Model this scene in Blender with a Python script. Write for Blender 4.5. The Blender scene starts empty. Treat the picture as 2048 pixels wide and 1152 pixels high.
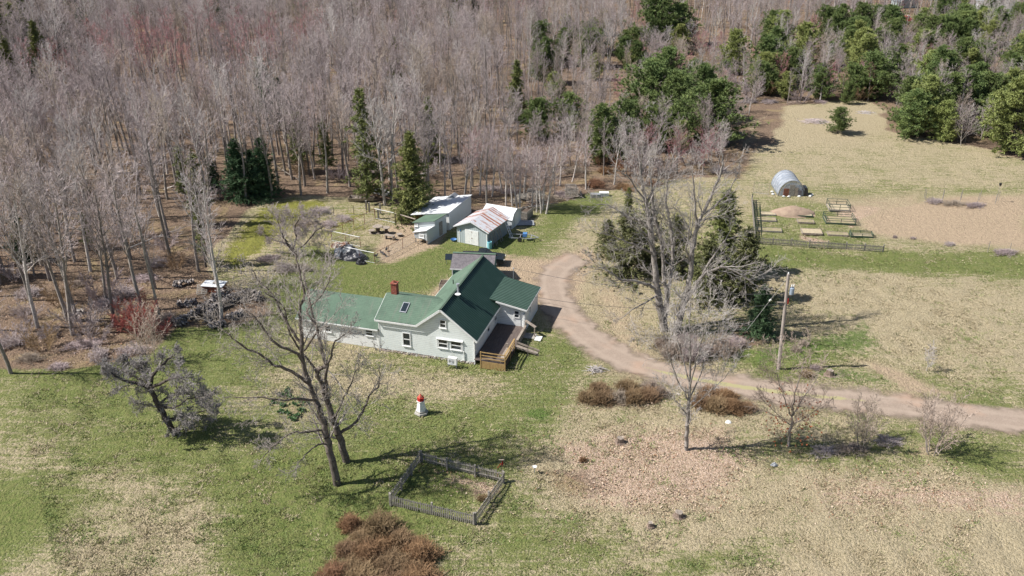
import bpy, math, random
import numpy as np
from mathutils import Vector
R = math.radians
random.seed(7); NR = np.random.RandomState(11)
scene = bpy.context.scene
# ------------------------------------------------------------------ camera, sky, sun
CH, CT, CF = 42.0, R(26), 1800.0          # height, tilt below horizon, focal in px of a 2048 wide picture
cam = bpy.data.cameras.new('camera'); camo = bpy.data.objects.new('camera', cam)
scene.collection.objects.link(camo); scene.camera = camo
camo.location = (0, 0, CH); camo.rotation_euler = (R(90) - CT, 0, 0)
cam.sensor_width = 36; cam.lens = 36 * CF / 2048; cam.clip_start = .5; cam.clip_end = 9000
SUN_EL = R(48); SD = Vector((-1, -.09, 0)).normalized()         # towards the sun
w = bpy.data.worlds.new("World"); scene.world = w; w.use_nodes = True
nt = w.node_tree; bg = nt.nodes['Background']; sky = nt.nodes.new('ShaderNodeTexSky')
sky.sky_type = 'NISHITA'; sky.sun_disc = False; sky.sun_elevation = SUN_EL
sky.sun_rotation = math.atan2(SD.x, SD.y); sky.air_density = 1.0; sky.dust_density = 1.0
nt.links.new(sky.outputs[0], bg.inputs[0]); bg.inputs[1].default_value = .066
sl = bpy.data.lights.new('sun', 'SUN'); so = bpy.data.objects.new('sun', sl); scene.collection.objects.link(so)
sl.energy = 5.0; sl.angle = R(.55); sl.color = (1, .955, .89)
sv = Vector((SD.x * math.cos(SUN_EL), SD.y * math.cos(SUN_EL), math.sin(SUN_EL)))
so.rotation_euler = sv.to_track_quat('Z', 'Y').to_euler(); so.location = (-60, -10, 90)
scene.view_settings.view_transform = 'Standard'; scene.view_settings.look = 'None'
scene.view_settings.exposure = 0.55; scene.view_settings.gamma = 1
scene.cycles.max_bounces = 4; scene.cycles.diffuse_bounces = 2; scene.cycles.transparent_max_bounces = 12
C = scene.collection
# ------------------------------------------------------------------ surveying helpers: photo point -> ground point
cc, ss = math.cos(CT), math.sin(CT)
def ray(px, py):
    u = (px - 1024) / CF; v = (py - 576) / CF
    return np.array([u, cc - v * ss, -ss - v * cc])
def G(px, py, z=0.):
    r = ray(px, py); t = (CH - z) / -r[2]; return np.array([r[0] * t, r[1] * t, z])
def W(px, py, Y):                       # point at depth Y
    r = ray(px, py); t = Y / r[1]; return np.array([r[0] * t, Y, CH + r[2] * t])
def PX(x, y, z=0.):
    zz = z - CH; d = y * cc - zz * ss
    return 1024 + CF * x / d, 576 - CF * (y * ss + zz * cc) / d
def Hgt(px, pb, ptop):                  # height of an upright thing from its base row and top row
    g = G(px, pb); return max(.3, W(px, ptop, g[1])[2])
# ------------------------------------------------------------------ mesh helpers
def mesh_np(name, V, F3=None, F4=None, mats=(), mi=None, smooth=False, attr=None):
    me = bpy.data.meshes.new(name)
    V = np.asarray(V, np.float32).reshape(-1, 3)
    loops = []; tot = []
    if F4 is not None and len(F4): loops.append(np.asarray(F4, np.int32).ravel()); tot += [4] * len(F4)
    if F3 is not None and len(F3): loops.append(np.asarray(F3, np.int32).ravel()); tot += [3] * len(F3)
    L = np.concatenate(loops); tot = np.array(tot, np.int32); st = np.concatenate([[0], np.cumsum(tot)[:-1]]).astype(np.int32)
    me.vertices.add(len(V)); me.vertices.foreach_set('co', V.ravel())
    me.loops.add(len(L)); me.loops.foreach_set('vertex_index', L)
    me.polygons.add(len(tot)); me.polygons.foreach_set('loop_start', st); me.polygons.foreach_set('loop_total', tot)
    if mi is not None: me.polygons.foreach_set('material_index', np.asarray(mi, np.int32))
    if smooth: me.polygons.foreach_set('use_smooth', np.ones(len(tot), bool))
    for m in mats: me.materials.append(m)
    me.update(calc_edges=True)
    if attr:
        for k, a in attr.items():
            at = me.attributes.new(k, 'FLOAT', 'POINT'); at.data.foreach_set('value', np.asarray(a, np.float32))
    return me
def link(name, me, parent=None, loc=None):
    o = bpy.data.objects.new(name, me); C.objects.link(o)
    if parent is not None: o.parent = parent
    if loc is not None: o.location = loc
    return o
def tag(o, label, cat, group=None, kind=None):
    if label: o['label'] = label
    if cat: o['category'] = cat
    if group: o['group'] = group
    if kind: o['kind'] = kind
    return o
def thing(name, label, cat, loc=(0, 0, 0), rz=0., group=None):
    o = bpy.data.objects.new(name, None); C.objects.link(o); o.location = tuple(map(float, loc)); o.rotation_euler = (0, 0, rz)
    o.empty_display_size = .3
    return tag(o, label, cat, group)
class MB:
    def __init__(s): s.v = []; s.f = []; s.m = []
    def add(s, vs, fs, m=0):
        b = len(s.v); s.v += [tuple(map(float, v)) for v in vs]
        for f in fs: s.f.append(tuple(b + i for i in f)); s.m.append(m)
        return s
    def box(s, x0, x1, y0, y1, z0, z1, m=0):
        v = [(x0, y0, z0), (x1, y0, z0), (x1, y1, z0), (x0, y1, z0), (x0, y0, z1), (x1, y0, z1), (x1, y1, z1), (x0, y1, z1)]
        return s.add(v, [(0, 3, 2, 1), (4, 5, 6, 7), (0, 1, 5, 4), (1, 2, 6, 5), (2, 3, 7, 6), (3, 0, 4, 7)], m)
    def beam(s, p0, p1, w, h=None, m=0, up=(0, 0, 1)):
        p0 = Vector(p0); p1 = Vector(p1); h = h or w; d = (p1 - p0).normalized(); u = Vector(up)
        if abs(d.dot(u)) > .98: u = Vector((0, 1, 0))
        a = d.cross(u).normalized() * w / 2; b = a.cross(d).normalized() * h / 2
        v = [p0 - a - b, p0 + a - b, p0 + a + b, p0 - a + b, p1 - a - b, p1 + a - b, p1 + a + b, p1 - a + b]
        return s.add(v, [(0, 3, 2, 1), (4, 5, 6, 7), (0, 1, 5, 4), (1, 2, 6, 5), (2, 3, 7, 6), (3, 0, 4, 7)], m)
    def slab(s, pts, t, m=0):           # flat polygon given thickness t straight against its normal
        P = [Vector(p) for p in pts]; n = (P[1] - P[0]).cross(P[2] - P[0]).normalized()
        k = len(P); v = P + [p - n * t for p in P]
        return s.add(v, [tuple(range(k)), tuple(range(2 * k - 1, k - 1, -1))] + [(i, i + k, (i + 1) % k + k, (i + 1) % k) for i in range(k)], m)
    def prism(s, prof, y0, y1, m=0, axis='y'):   # profile of (x,z) swept in y
        k = len(prof); f = (lambda a, b, c: (a, c, b)) if axis == 'y' else (lambda a, b, c: (c, a, b))
        v = [f(a, b, y0) for a, b in prof] + [f(a, b, y1) for a, b in prof]
        return s.add(v, [tuple(range(k))[::-1], tuple(range(k, 2 * k))] + [(i, (i + 1) % k, (i + 1) % k + k, i + k) for i in range(k)], m)
    def tube(s, pts, rad, n=8, m=0, cap=True):
        pts = [Vector(p) for p in pts]; k = len(pts)
        if not hasattr(rad, '__len__'): rad = [rad] * k
        base = len(s.v); rings = []
        for i, p in enumerate(pts):
            d = (pts[min(i + 1, k - 1)] - pts[max(i - 1, 0)]).normalized()
            u = Vector((0, 0, 1)) if abs(d.z) < .9 else Vector((0, 1, 0))
            a = d.cross(u).normalized(); b = a.cross(d)
            rings.append([p + (a * math.cos(2 * math.pi * j / n) + b * math.sin(2 * math.pi * j / n)) * rad[i] for j in range(n)])
        vs = [q for r in rings for q in r]; fs = []
        for i in range(k - 1):
            for j in range(n): fs.append((i * n + j, i * n + (j + 1) % n, (i + 1) * n + (j + 1) % n, (i + 1) * n + j))
        if cap: fs.append(tuple(range(n))[::-1]); fs.append(tuple((k - 1) * n + j for j in range(n)))
        return s.add(vs, fs, m)
    def lathe(s, prof, c=(0, 0, 0), n=16, m=0):  # (r,z) pairs
        vs = [(c[0] + r * math.cos(2 * math.pi * j / n), c[1] + r * math.sin(2 * math.pi * j / n), c[2] + z) for r, z in prof for j in range(n)]
        fs = []
        for i in range(len(prof) - 1):
            for j in range(n): fs.append((i * n + j, i * n + (j + 1) % n, (i + 1) * n + (j + 1) % n, (i + 1) * n + j))
        fs.append(tuple(range(n))[::-1]); fs.append(tuple((len(prof) - 1) * n + j for j in range(n)))
        return s.add(vs, fs, m)
    def rock(s, c, r, sx=1, sy=1, sz=.7, m=0, rn=random):
        a0 = rn.random() * 6; vs = []; fs = []
        for i, (z, q) in enumerate(((-.8, .6), (-.1, 1), (.6, .75), (.95, .25))):
            for j in range(6):
                a = a0 + j * math.pi / 3 + i * .3; k = r * q * rn.uniform(.75, 1.15)
                vs.append((c[0] + math.cos(a) * k * sx, c[1] + math.sin(a) * k * sy, c[2] + z * r * sz * rn.uniform(.85, 1.1)))
        for i in range(3):
            for j in range(6): fs.append((i * 6 + j, i * 6 + (j + 1) % 6, (i + 1) * 6 + (j + 1) % 6, (i + 1) * 6 + j))
        fs += [tuple(range(18, 24)), tuple(range(5, -1, -1))]
        return s.add(vs, fs, m)
    def build(s, name, mats, parent=None, loc=None, smooth=False, label=None):
        me = bpy.data.meshes.new(name); me.from_pydata(s.v, [], s.f)
        if not isinstance(mats, (list, tuple)): mats = [mats]
        for m in mats: me.materials.append(m)
        me.polygons.foreach_set('material_index', s.m)
        if smooth: me.polygons.foreach_set('use_smooth', [True] * len(s.f))
        me.update(); o = link(name, me, parent, loc)
        if label: o['label'] = label
        return o
# ------------------------------------------------------------------ numpy noise
def vnoise(x, y, sc, seed):
    rs = np.random.RandomState(seed); T = rs.rand(256, 256)
    X = x / sc + 1000; Y = y / sc + 1000; xi = np.floor(X).astype(int); yi = np.floor(Y).astype(int)
    fx = X - xi; fy = Y - yi; fx = fx * fx * (3 - 2 * fx); fy = fy * fy * (3 - 2 * fy)
    g = lambda a, b: T[a % 256, b % 256]
    return (g(xi, yi) * (1 - fx) + g(xi + 1, yi) * fx) * (1 - fy) + (g(xi, yi + 1) * (1 - fx) + g(xi + 1, yi + 1) * fx) * fy
def fbm(x, y, sc, seed, o=3):
    return sum(vnoise(x, y, sc / 2 ** i, seed + i) / 2 ** (i + 1) for i in range(o)) / (1 - .5 ** o)
# ------------------------------------------------------------------ materials
def newmat(name, rough=.9, spec=.2, metal=0.):
    m = bpy.data.materials.new(name); m.use_nodes = True; p = m.node_tree.nodes['Principled BSDF']
    p.inputs['Roughness'].default_value = rough; p.inputs['Metallic'].default_value = metal
    p.inputs['Specular IOR Level'].default_value = spec
    return m, m.node_tree, p
def N(t, typ, **k):
    n = t.nodes.new(typ)
    for a, b in k.items(): setattr(n, a, b)
    return n
def noise(t, vec, scale, detail=3, rough=.6, dist=0.):
    n = N(t, 'ShaderNodeTexNoise'); n.inputs['Scale'].default_value = scale; n.inputs['Detail'].default_value = detail
    n.inputs['Roughness'].default_value = rough; n.inputs['Distortion'].default_value = dist
    if vec is not None: t.links.new(vec, n.inputs['Vector'])
    return n.outputs['Fac']
def mathn(t, op, a, b=0., c=None, clamp=False):
    n = N(t, 'ShaderNodeMath', operation=op, use_clamp=clamp)
    for i, q in enumerate((a, b, c)):
        if q is None: continue
        if isinstance(q, (int, float)): n.inputs[i].default_value = q
        else: t.links.new(q, n.inputs[i])
    return n.outputs[0]
def mixc(t, fac, a, b, bt='MIX'):
    n = N(t, 'ShaderNodeMix', data_type='RGBA', blend_type=bt)
    if isinstance(fac, (int, float)): n.inputs[0].default_value = fac
    else: t.links.new(fac, n.inputs[0])
    for i, q in ((6, a), (7, b)):
        if isinstance(q, tuple): n.inputs[i].default_value = (*q, 1)
        else: t.links.new(q, n.inputs[i])
    return n.outputs[2]
def sharpen(t, s, lo, hi):
    n = N(t, 'ShaderNodeMapRange', interpolation_type='SMOOTHSTEP'); t.links.new(s, n.inputs[0])
    n.inputs[1].default_value = lo; n.inputs[2].default_value = hi; return n.outputs[0]
def bump(t, p, h, strength=.5, dist=.02):
    b = N(t, 'ShaderNodeBump'); b.inputs['Strength'].default_value = strength; b.inputs['Distance'].default_value = dist
    t.links.new(h, b.inputs['Height']); t.links.new(b.outputs[0], p.inputs['Normal'])
def M(name, c1, c2=None, scale=3., rough=.85, spec=.2, metal=0., bmp=.3, lo=.35, hi=.65, c3=None, s3=25., stretch=None, objrand=0.):
    m, t, p = newmat(name, rough, spec, metal); c2 = c2 or tuple(x * .75 for x in c1)
    tc = N(t, 'ShaderNodeTexCoord').outputs['Object']
    if stretch:
        mp = N(t, 'ShaderNodeMapping'); mp.inputs['Scale'].default_value = stretch; t.links.new(tc, mp.inputs[0]); tc = mp.outputs[0]
    f = noise(t, tc, scale, 4); col = mixc(t, sharpen(t, f, lo, hi), c1, c2)
    f2 = noise(t, tc, s3, 3)
    if c3: col = mixc(t, sharpen(t, f2, .55, .68), col, c3)
    if objrand:
        oi = N(t, 'ShaderNodeObjectInfo').outputs['Random']
        hs = N(t, 'ShaderNodeHueSaturation'); t.links.new(col, hs.inputs['Color'])
        t.links.new(mathn(t, 'MULTIPLY_ADD', oi, objrand, 1 - objrand / 2), hs.inputs['Value'])
        t.links.new(mathn(t, 'MULTIPLY_ADD', mathn(t, 'FRACT', mathn(t, 'MULTIPLY', oi, 7.3)), .018 * objrand / .3, .5 - .009 * objrand / .3), hs.inputs['Hue'])
        col = hs.outputs[0]
    t.links.new(col, p.inputs['Base Color'])
    if bmp: bump(t, p, f2, bmp, .02)
    return m
def stripes(t, axis, period, vec=None):  # 0..1 saw along an object axis
    tc = vec or N(t, 'ShaderNodeTexCoord').outputs['Object']; sx = N(t, 'ShaderNodeSeparateXYZ'); t.links.new(tc, sx.inputs[0])
    return mathn(t, 'FRACT', mathn(t, 'DIVIDE', sx.outputs[axis], period))
def siding(name, c, axis=2, period=.19, dirt=(.55, .55, .5), amt=.35):
    m, t, p = newmat(name, .55, .35); tc = N(t, 'ShaderNodeTexCoord').outputs['Object']
    s = stripes(t, axis, period, tc); line = sharpen(t, s, .75, .95)
    f = noise(t, tc, 1.3, 5, .65); col = mixc(t, mathn(t, 'MULTIPLY', sharpen(t, f, .5, .75), amt), c, dirt)
    col = mixc(t, mathn(t, 'MULTIPLY', line, .6), col, tuple(x * .5 for x in c))
    t.links.new(col, p.inputs['Base Color']); bump(t, p, s, .35, .02); return m
m_siding = siding('white siding', (.84, .86, .85)); m_green_siding = siding('pale mint siding', (.82, .87, .86))
m_wing = siding('white painted wing siding', (.88, .89, .88), amt=.5)
m_trim = M('white trim', (.82, .83, .82), (.72, .73, .72), rough=.5)
m_shingle_plain = M('green asphalt shingle', (.125, .18, .132), (.085, .13, .098), .5, c3=(.145, .19, .145), s3=5, bmp=.5, stretch=(1, 1, 1))
def shingle(name, c, c2):
    m, t, p = newmat(name, .9, .2); tc = N(t, 'ShaderNodeTexCoord').outputs['Object']; s = stripes(t, 2, .085, tc); f = noise(t, tc, .55, 5, .65); f2 = noise(t, tc, 9, 3, .7)
    mp = N(t, 'ShaderNodeMapping'); mp.inputs['Scale'].default_value = (2.2, .25, .25); t.links.new(tc, mp.inputs[0]); f3 = noise(t, mp.outputs[0], 1.3, 4, .6)
    col = mixc(t, sharpen(t, f, .38, .66), c, c2); col = mixc(t, mathn(t, 'MULTIPLY', sharpen(t, f2, .45, .7), .5), col, tuple(x * .72 for x in c2)); col = mixc(t, mathn(t, 'MULTIPLY', sharpen(t, f3, .52, .72), .55), col, (.17, .175, .15)); col = mixc(t, mathn(t, 'MULTIPLY', sharpen(t, s, .6, .95), .4), col, tuple(x * .45 for x in c))
    t.links.new(col, p.inputs['Base Color']); bump(t, p, f2, .5, .02); return m
m_shingle = shingle('green asphalt shingle', (.125, .19, .14), (.095, .145, .108))
def metal_roof(name, c, c2, axis, period):
    m, t, p = newmat(name, .42, .5); tc = N(t, 'ShaderNodeTexCoord').outputs['Object']
    s = stripes(t, axis, period, tc); f = noise(t, tc, .9, 4)
    col = mixc(t, sharpen(t, f, .4, .7), c, c2); l = sharpen(t, s, .55, .8); col = mixc(t, mathn(t, 'MULTIPLY', l, .85), col, tuple(x * .35 for x in c))
    t.links.new(col, p.inputs['Base Color']); bump(t, p, s, .5, .03); return m
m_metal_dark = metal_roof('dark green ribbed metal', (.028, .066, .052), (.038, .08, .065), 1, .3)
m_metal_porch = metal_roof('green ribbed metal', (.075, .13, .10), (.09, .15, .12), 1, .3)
m_glass, t_, p_ = newmat('window glass', .08, .8); p_.inputs['Base Color'].default_value = (.02, .028, .035, 1)
m_brick = M('red brick', (.30, .09, .06), (.22, .06, .045), 6, c3=(.4, .3, .25), s3=14)
m_stone = M('field stone', (.30, .25, .22), (.16, .13, .12), 3, c3=(.42, .38, .33), s3=6, bmp=.8)
m_conc = M('concrete', (.42, .40, .36), (.33, .31, .28), 2)
m_deckfloor = M('weathered brown decking', (.15, .12, .105), (.10, .08, .075), 3, stretch=(6, .6, 1))
m_yellow = M('fresh yellow timber', (.42, .29, .13), (.33, .22, .10), 6, stretch=(1, 1, .3))
m_wood = M('weathered timber', (.36, .31, .26), (.22, .18, .15), 5, c3=(.45, .40, .34))
m_wood2 = M('grey fence timber', (.34, .315, .28), (.21, .19, .17), 7, c3=(.36, .34, .30))
m_darkwood = M('dark timber', (.12, .09, .07), (.07, .05, .04), 4)
m_darkgreen = M('green painted timber', (.05, .09, .06), (.09, .11, .08), 4)
m_galv = M('galvanised steel', (.40, .42, .45), (.30, .32, .35), 2, rough=.5, metal=.3)
m_white_metal = M('white sheet metal', (.78, .80, .82), (.66, .69, .72), .6, rough=.45, c3=(.6, .6, .6), s3=3)
m_whitewall = siding('white ribbed sheet wall', (.62, .66, .69), 1, .3); m_coopwall = siding('pale ribbed board wall', (.55, .60, .62), 1, .25)
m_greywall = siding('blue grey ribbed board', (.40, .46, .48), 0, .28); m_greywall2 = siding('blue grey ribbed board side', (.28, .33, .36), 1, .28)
m_red = M('red paint', (.50, .03, .025), (.40, .03, .03), rough=.4); m_black = M('black plastic', (.02, .02, .025), (.035, .035, .04), rough=.35, spec=.5)
m_tarp = M('grey and black plastic tarp', (.25, .26, .28), (.035, .035, .045), .55, rough=.42, spec=.5, bmp=.5, lo=.46, hi=.5, s3=3)
m_grshingle = M('grey asphalt shingle', (.17, .155, .165), (.12, .11, .12), 3, c3=(.25, .24, .25), s3=12)
m_teal = M('teal painted wall', (.10, .24, .21), (.08, .19, .17), 2); m_blue = M('blue plastic', (.10, .24, .50), (.06, .16, .35), 2, rough=.4)
m_ltblue = M('pale blue plastic', (.25, .55, .62), (.20, .45, .5), 2, rough=.4); m_bark = M('grey bark', (.32, .285, .26), (.19, .165, .145), 9, c3=(.40, .37, .34), bmp=.8, stretch=(1, 1, .3), objrand=.4)
m_darkbark = M('dark brown bark', (.115, .095, .085), (.06, .05, .045), 8, bmp=.8, c3=(.17, .15, .14)); m_birch = M('pale birch bark', (.60, .56, .52), (.45, .41, .38), 4, c3=(.12, .10, .09), s3=6, stretch=(1, 1, 2.5), objrand=.2)
def twig(name, c): return M(name, c, tuple(x * .7 for x in c), 2, bmp=0, objrand=.35)
m_tw_grey = twig('grey twigs', (.54, .46, .455)); m_tw_mauve = twig('mauve twigs', (.51, .42, .415)); m_tw_red = twig('red budding twigs', (.52, .25, .26))
m_tw_tan = twig('tan twigs', (.50, .41, .34)); m_tw_pale = twig('pale twigs', (.60, .55, .53)); m_tw_dark = twig('dark gnarled twigs', (.40, .37, .355))
m_tw_brown = twig('brown shrub twigs', (.36, .25, .15)); m_tw_rust = twig('rust shrub twigs', (.37, .22, .13)); m_tw_scar = twig('scarlet twigs', (.55, .16, .15))
def foliage(name, c, c2): return M(name, c, c2, .9, rough=.7, bmp=0, lo=.3, hi=.7, objrand=.3)
m_pine = foliage('white pine needles', (.20, .25, .085), (.13, .185, .07)); m_pine2 = foliage('yellow green pine needles', (.33, .37, .13), (.25, .29, .10))
m_spruce = foliage('spruce needles', (.20, .215, .07), (.13, .155, .055)); m_dkspruce = foliage('dark spruce needles', (.085, .14, .065), (.055, .10, .05))
m_leaf = foliage('garden leaves', (.08, .15, .06), (.13, .20, .10)); m_rustleaf = M('rusty dry leaves', (.42, .13, .06), (.33, .12, .06), bmp=0)
m_rust = M('rusty iron', (.30, .12, .07), (.17, .08, .06), 3)
# ------------------------------------------------------------------ ground zones (drawn on the photo, laid on the ground)
def poly_px(pts): return np.array([G(x, y)[:2] for x, y in pts])
def inside(P, x, y):
    r = np.zeros(x.shape, bool); n = len(P)
    for i in range(n):
        x1, y1 = P[i]; x2, y2 = P[(i + 1) % n]
        if y1 == y2: continue
        c = ((y1 > y) != (y2 > y)) & (x < (x2 - x1) * (y - y1) / (y2 - y1) + x1); r ^= c
    return r
def dist(P, x, y, closed=True):
    d = np.full(x.shape, 1e9); n = len(P)
    for i in range(n if closed else n - 1):
        a = P[i]; b = P[(i + 1) % n]; ab = b - a; L = ab @ ab + 1e-9
        t = np.clip(((x - a[0]) * ab[0] + (y - a[1]) * ab[1]) / L, 0, 1)
        d = np.minimum(d, np.hypot(x - a[0] - t * ab[0], y - a[1] - t * ab[1]))
    return d
def wmask(pts, x, y, feather=1.5, world=False):
    P = np.array(pts, float) if world else poly_px(pts)
    s = np.where(inside(P, x, y), 1, -1) * dist(P, x, y)
    return np.clip(.5 + s / (2 * feather), 0, 1)
def stroke(pts, width, x, y, feather=.5):
    return np.clip(.5 + (width / 2 - dist(poly_px(pts), x, y, False)) / (2 * feather), 0, 1)
WOODS = [(-60, 742), (150, 738), (235, 722), (325, 694), (372, 655), (480, 655), (545, 628), (520, 592), (430, 560), (405, 520), (440, 470), (468, 440), (540, 404), (640, 392), (700, 392), (830, 425),
         (960, 432), (1060, 415), (1120, 400), (1180, 385), (1250, 372), (1330, 360), (1440, 350), (1478, 300), (1500, 235), (1560, 212), (1640, 208), (1740, 205), (1790, 262), (1880, 288), (2060, 318), (2400, 330), (2600, -80), (-900, -80), (-500, 742)]
FIELDS = [  # (attr, value, polygon, feather m)
 ('green', .62, [(-50, 715), (360, 690), (700, 770), (1120, 700), (1160, 800), (1000, 960), (780, 1160), (400, 1160), (-50, 1160)], 5),
 ('green', .55, [(-50, 745), (200, 760), (560, 1060), (520, 1160), (-50, 1160)], 5),
 ('green', .80, [(60, 760), (330, 790), (560, 940), (430, 960), (240, 900), (40, 800)], 4),
 ('green', .80, [(-50, 712), (250, 722), (380, 660), (560, 700), (640, 770), (420, 775), (160, 772), (-50, 770)], 1.5),
 ('green', .88, [(330, 640), (560, 560), (620, 500), (720, 500), (900, 470), (1100, 480), (1150, 430), (1200, 400), (1110, 400), (1060, 520), (900, 560), (780, 600), (600, 610), (560, 680), (400, 700)], 2),
 ('green', .72, [(700, 740), (1160, 660), (1180, 760), (1000, 900), (760, 930), (640, 830)], 3),
 ('green', .30, [(580, 740), (900, 745), (1000, 770), (860, 800), (600, 790), (520, 745)], 2),
 ('green', .92, [(450, 960), (700, 900), (960, 930), (1020, 980), (860, 1090), (640, 1160), (400, 1160)], 3),
 ('green', .90, [(-40, 960), (120, 980), (160, 1070), (-40, 1100)], 2.5),
 ('green', .34, [(240, 960), (420, 1040), (420, 1160), (60, 1160), (160, 1060)], 3),
 ('green', .30, [(1120, 880), (1420, 800), (2060, 900), (2060, 1160), (900, 1160), (1040, 980)], 4),
 ('green', .08, [(1140, 900), (1420, 870), (1500, 960), (1700, 960), (1500, 1040), (1150, 1020)], 3),
 ('green', .10, [(1100, 1060), (1700, 1010), (2060, 1020), (2060, 1160), (1500, 1160), (1350, 1130)], 4),
 ('green', .75, [(1330, 1130), (1500, 1070), (1560, 1090), (1450, 1160), (1330, 1160)], 2),
 ('green', .70, [(1000, 1000), (1200, 1020), (1300, 1080), (1250, 1160), (860, 1160)], 3),
 ('green', .75, [(1560, 780), (1700, 720), (1780, 760), (2060, 860), (2060, 800), (1800, 750), (1620, 680), (1450, 700), (1460, 760)], 2),
 ('green', .78, [(1760, 860), (1900, 870), (2060, 890), (2060, 960), (1900, 950)], 2.5),
 ('green', .65, [(1500, 880), (1800, 900), (1760, 960), (1560, 950)], 2.5),
 ('green', .52, [(1500, 500), (2060, 510), (2060, 800), (1700, 700), (1560, 640), (1480, 560)], 3),
 ('green', .16, [(1560, 560), (1950, 560), (2060, 620), (2060, 720), (1750, 700), (1600, 610)], 5),
 ('green', .82, [(1480, 492), (1800, 512), (2060, 515), (2060, 550), (1800, 545), (1500, 530)], 1.5),
 ('green', .62, [(1500, 395), (1640, 400), (1760, 490), (1660, 510), (1505, 485)], 1.5),
 ('green', .38, [(1480, 350), (1560, 250), (1760, 240), (2060, 320), (2060, 400), (1500, 395)], 4),
 ('green', .55, [(1560, 360), (1700, 375), (2060, 370), (2060, 395), (1700, 400), (1520, 390)], 3),
 ('green', .12, [(1490, 300), (1540, 215), (1740, 215), (1780, 260), (1600, 290)], 3),
 ('green', .35, [(1160, 470), (1300, 520), (1340, 700), (1500, 740), (1460, 770), (1240, 720), (1150, 600), (1140, 520)], 1.5),
 ('green', .88, [(1110, 395), (1210, 380), (1200, 425), (1120, 425)], 1.2),
 ('moss', 1.0, [(445, 515), (470, 455), (560, 407), (660, 400), (640, 440), (570, 462), (520, 510), (470, 540)], 1.5),
 ('moss', .5, [(640, 420), (780, 410), (840, 440), (740, 470), (650, 500)], 2),
 ('soil', 1., [(765, 462), (850, 446), (905, 470), (880, 490), (845, 497), (780, 525), (752, 528), (735, 500)], 1.0),
 ('soil', 1., [(1745, 415), (2060, 392), (2060, 500), (1900, 492), (1780, 478), (1730, 450)], 1.8),
 ('soil', .55, [(1560, 400), (1760, 390), (1900, 388), (1780, 440), (1700, 430), (1600, 412)], 2),
 ('soil', .85, [(862, 592), (878, 548), (912, 545), (905, 590)], .8),
 ('soil', .95, [(985, 512), (1100, 522), (1160, 498), (1180, 515), (1150, 640), (1095, 640), (1080, 600), (1010, 560)], 1.2),
 ('soil', .8, [(1690, 712), (1760, 725), (1860, 770), (1960, 800), (1800, 790)], 1),
 ('soil', .6, [(1810, 890), (1870, 890), (1870, 925), (1810, 925)], 1),
 ('soil', .45, [(540, 775), (620, 780), (620, 860), (560, 850)], .8),
 ('soil', .5, [(1220, 790), (1160, 560), (1260, 560), (1340, 760)], 2),
 ('pale', .9, [(1110, 880), (1240, 860), (1440, 850), (1520, 920), (1420, 1010), (1160, 1010)], 3),
 ('pale', .75, [(1600, 955), (2060, 960), (2060, 1040), (1650, 1010)], 3),
 ('pale', .7, [(840, 930), (1000, 955), (985, 1000), (880, 960)], 1),
 ('pale', .8, [(1640, 408), (1760, 412), (1740, 440), (1700, 452)], 1),
 ('pale', .8, [(1600, 468), (1660, 478), (1650, 490), (1600, 482)], .8),
 ('litter', .65, [(1050, 930), (1200, 900), (1260, 1000), (1100, 1020)], 3),
 ('litter', .7, [(1150, 790), (1320, 790), (1330, 830), (1160, 820)], 2),
 ('litter', .8, [(1460, 640), (1540, 650), (1520, 700), (1450, 700)], 1.2),
 ('litter', .6, [(880, 960), (990, 960), (960, 1010)], 1),
 ('litter', .75, [(1430, 355), (1470, 290), (1495, 225), (1560, 208), (1575, 250), (1530, 300), (1490, 355)], 2.5),
 ('lush', 1., [(1050, 815), (1100, 812), (1110, 835), (1060, 840)], .6),
 ('lush', .8, [(1470, 700), (1720, 640), (1760, 700), (1640, 720), (1500, 740)], 2),
 ('lush', .8, [(1600, 730), (1720, 740), (1780, 770), (1700, 770), (1600, 760)], 1),
]
def zones(x, y):
    am = 1.3 + 2.6 * np.clip((y - 85) / 50, 0, 1); x, y = x + (fbm(x, y, 8, 201) - .5) * 2 * am, y + (fbm(x, y, 8, 207) - .5) * 2 * am
    z = {k: np.zeros(x.shape) for k in ('moss', 'soil', 'pale', 'litter', 'lush')}; z['green'] = np.full(x.shape, .45)
    for a, v, P, f in FIELDS:
        m = wmask(P, x, y, f)
        z[a] = z[a] * (1 - m) + v * m if a == 'green' else np.maximum(z[a], v * m)
    wm = wmask(WOODS, x, y, 1.3)
    z['litter'] = np.maximum(z['litter'], wm * (1 - .9 * z['moss'])); z['woods'] = wm
    return z
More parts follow.
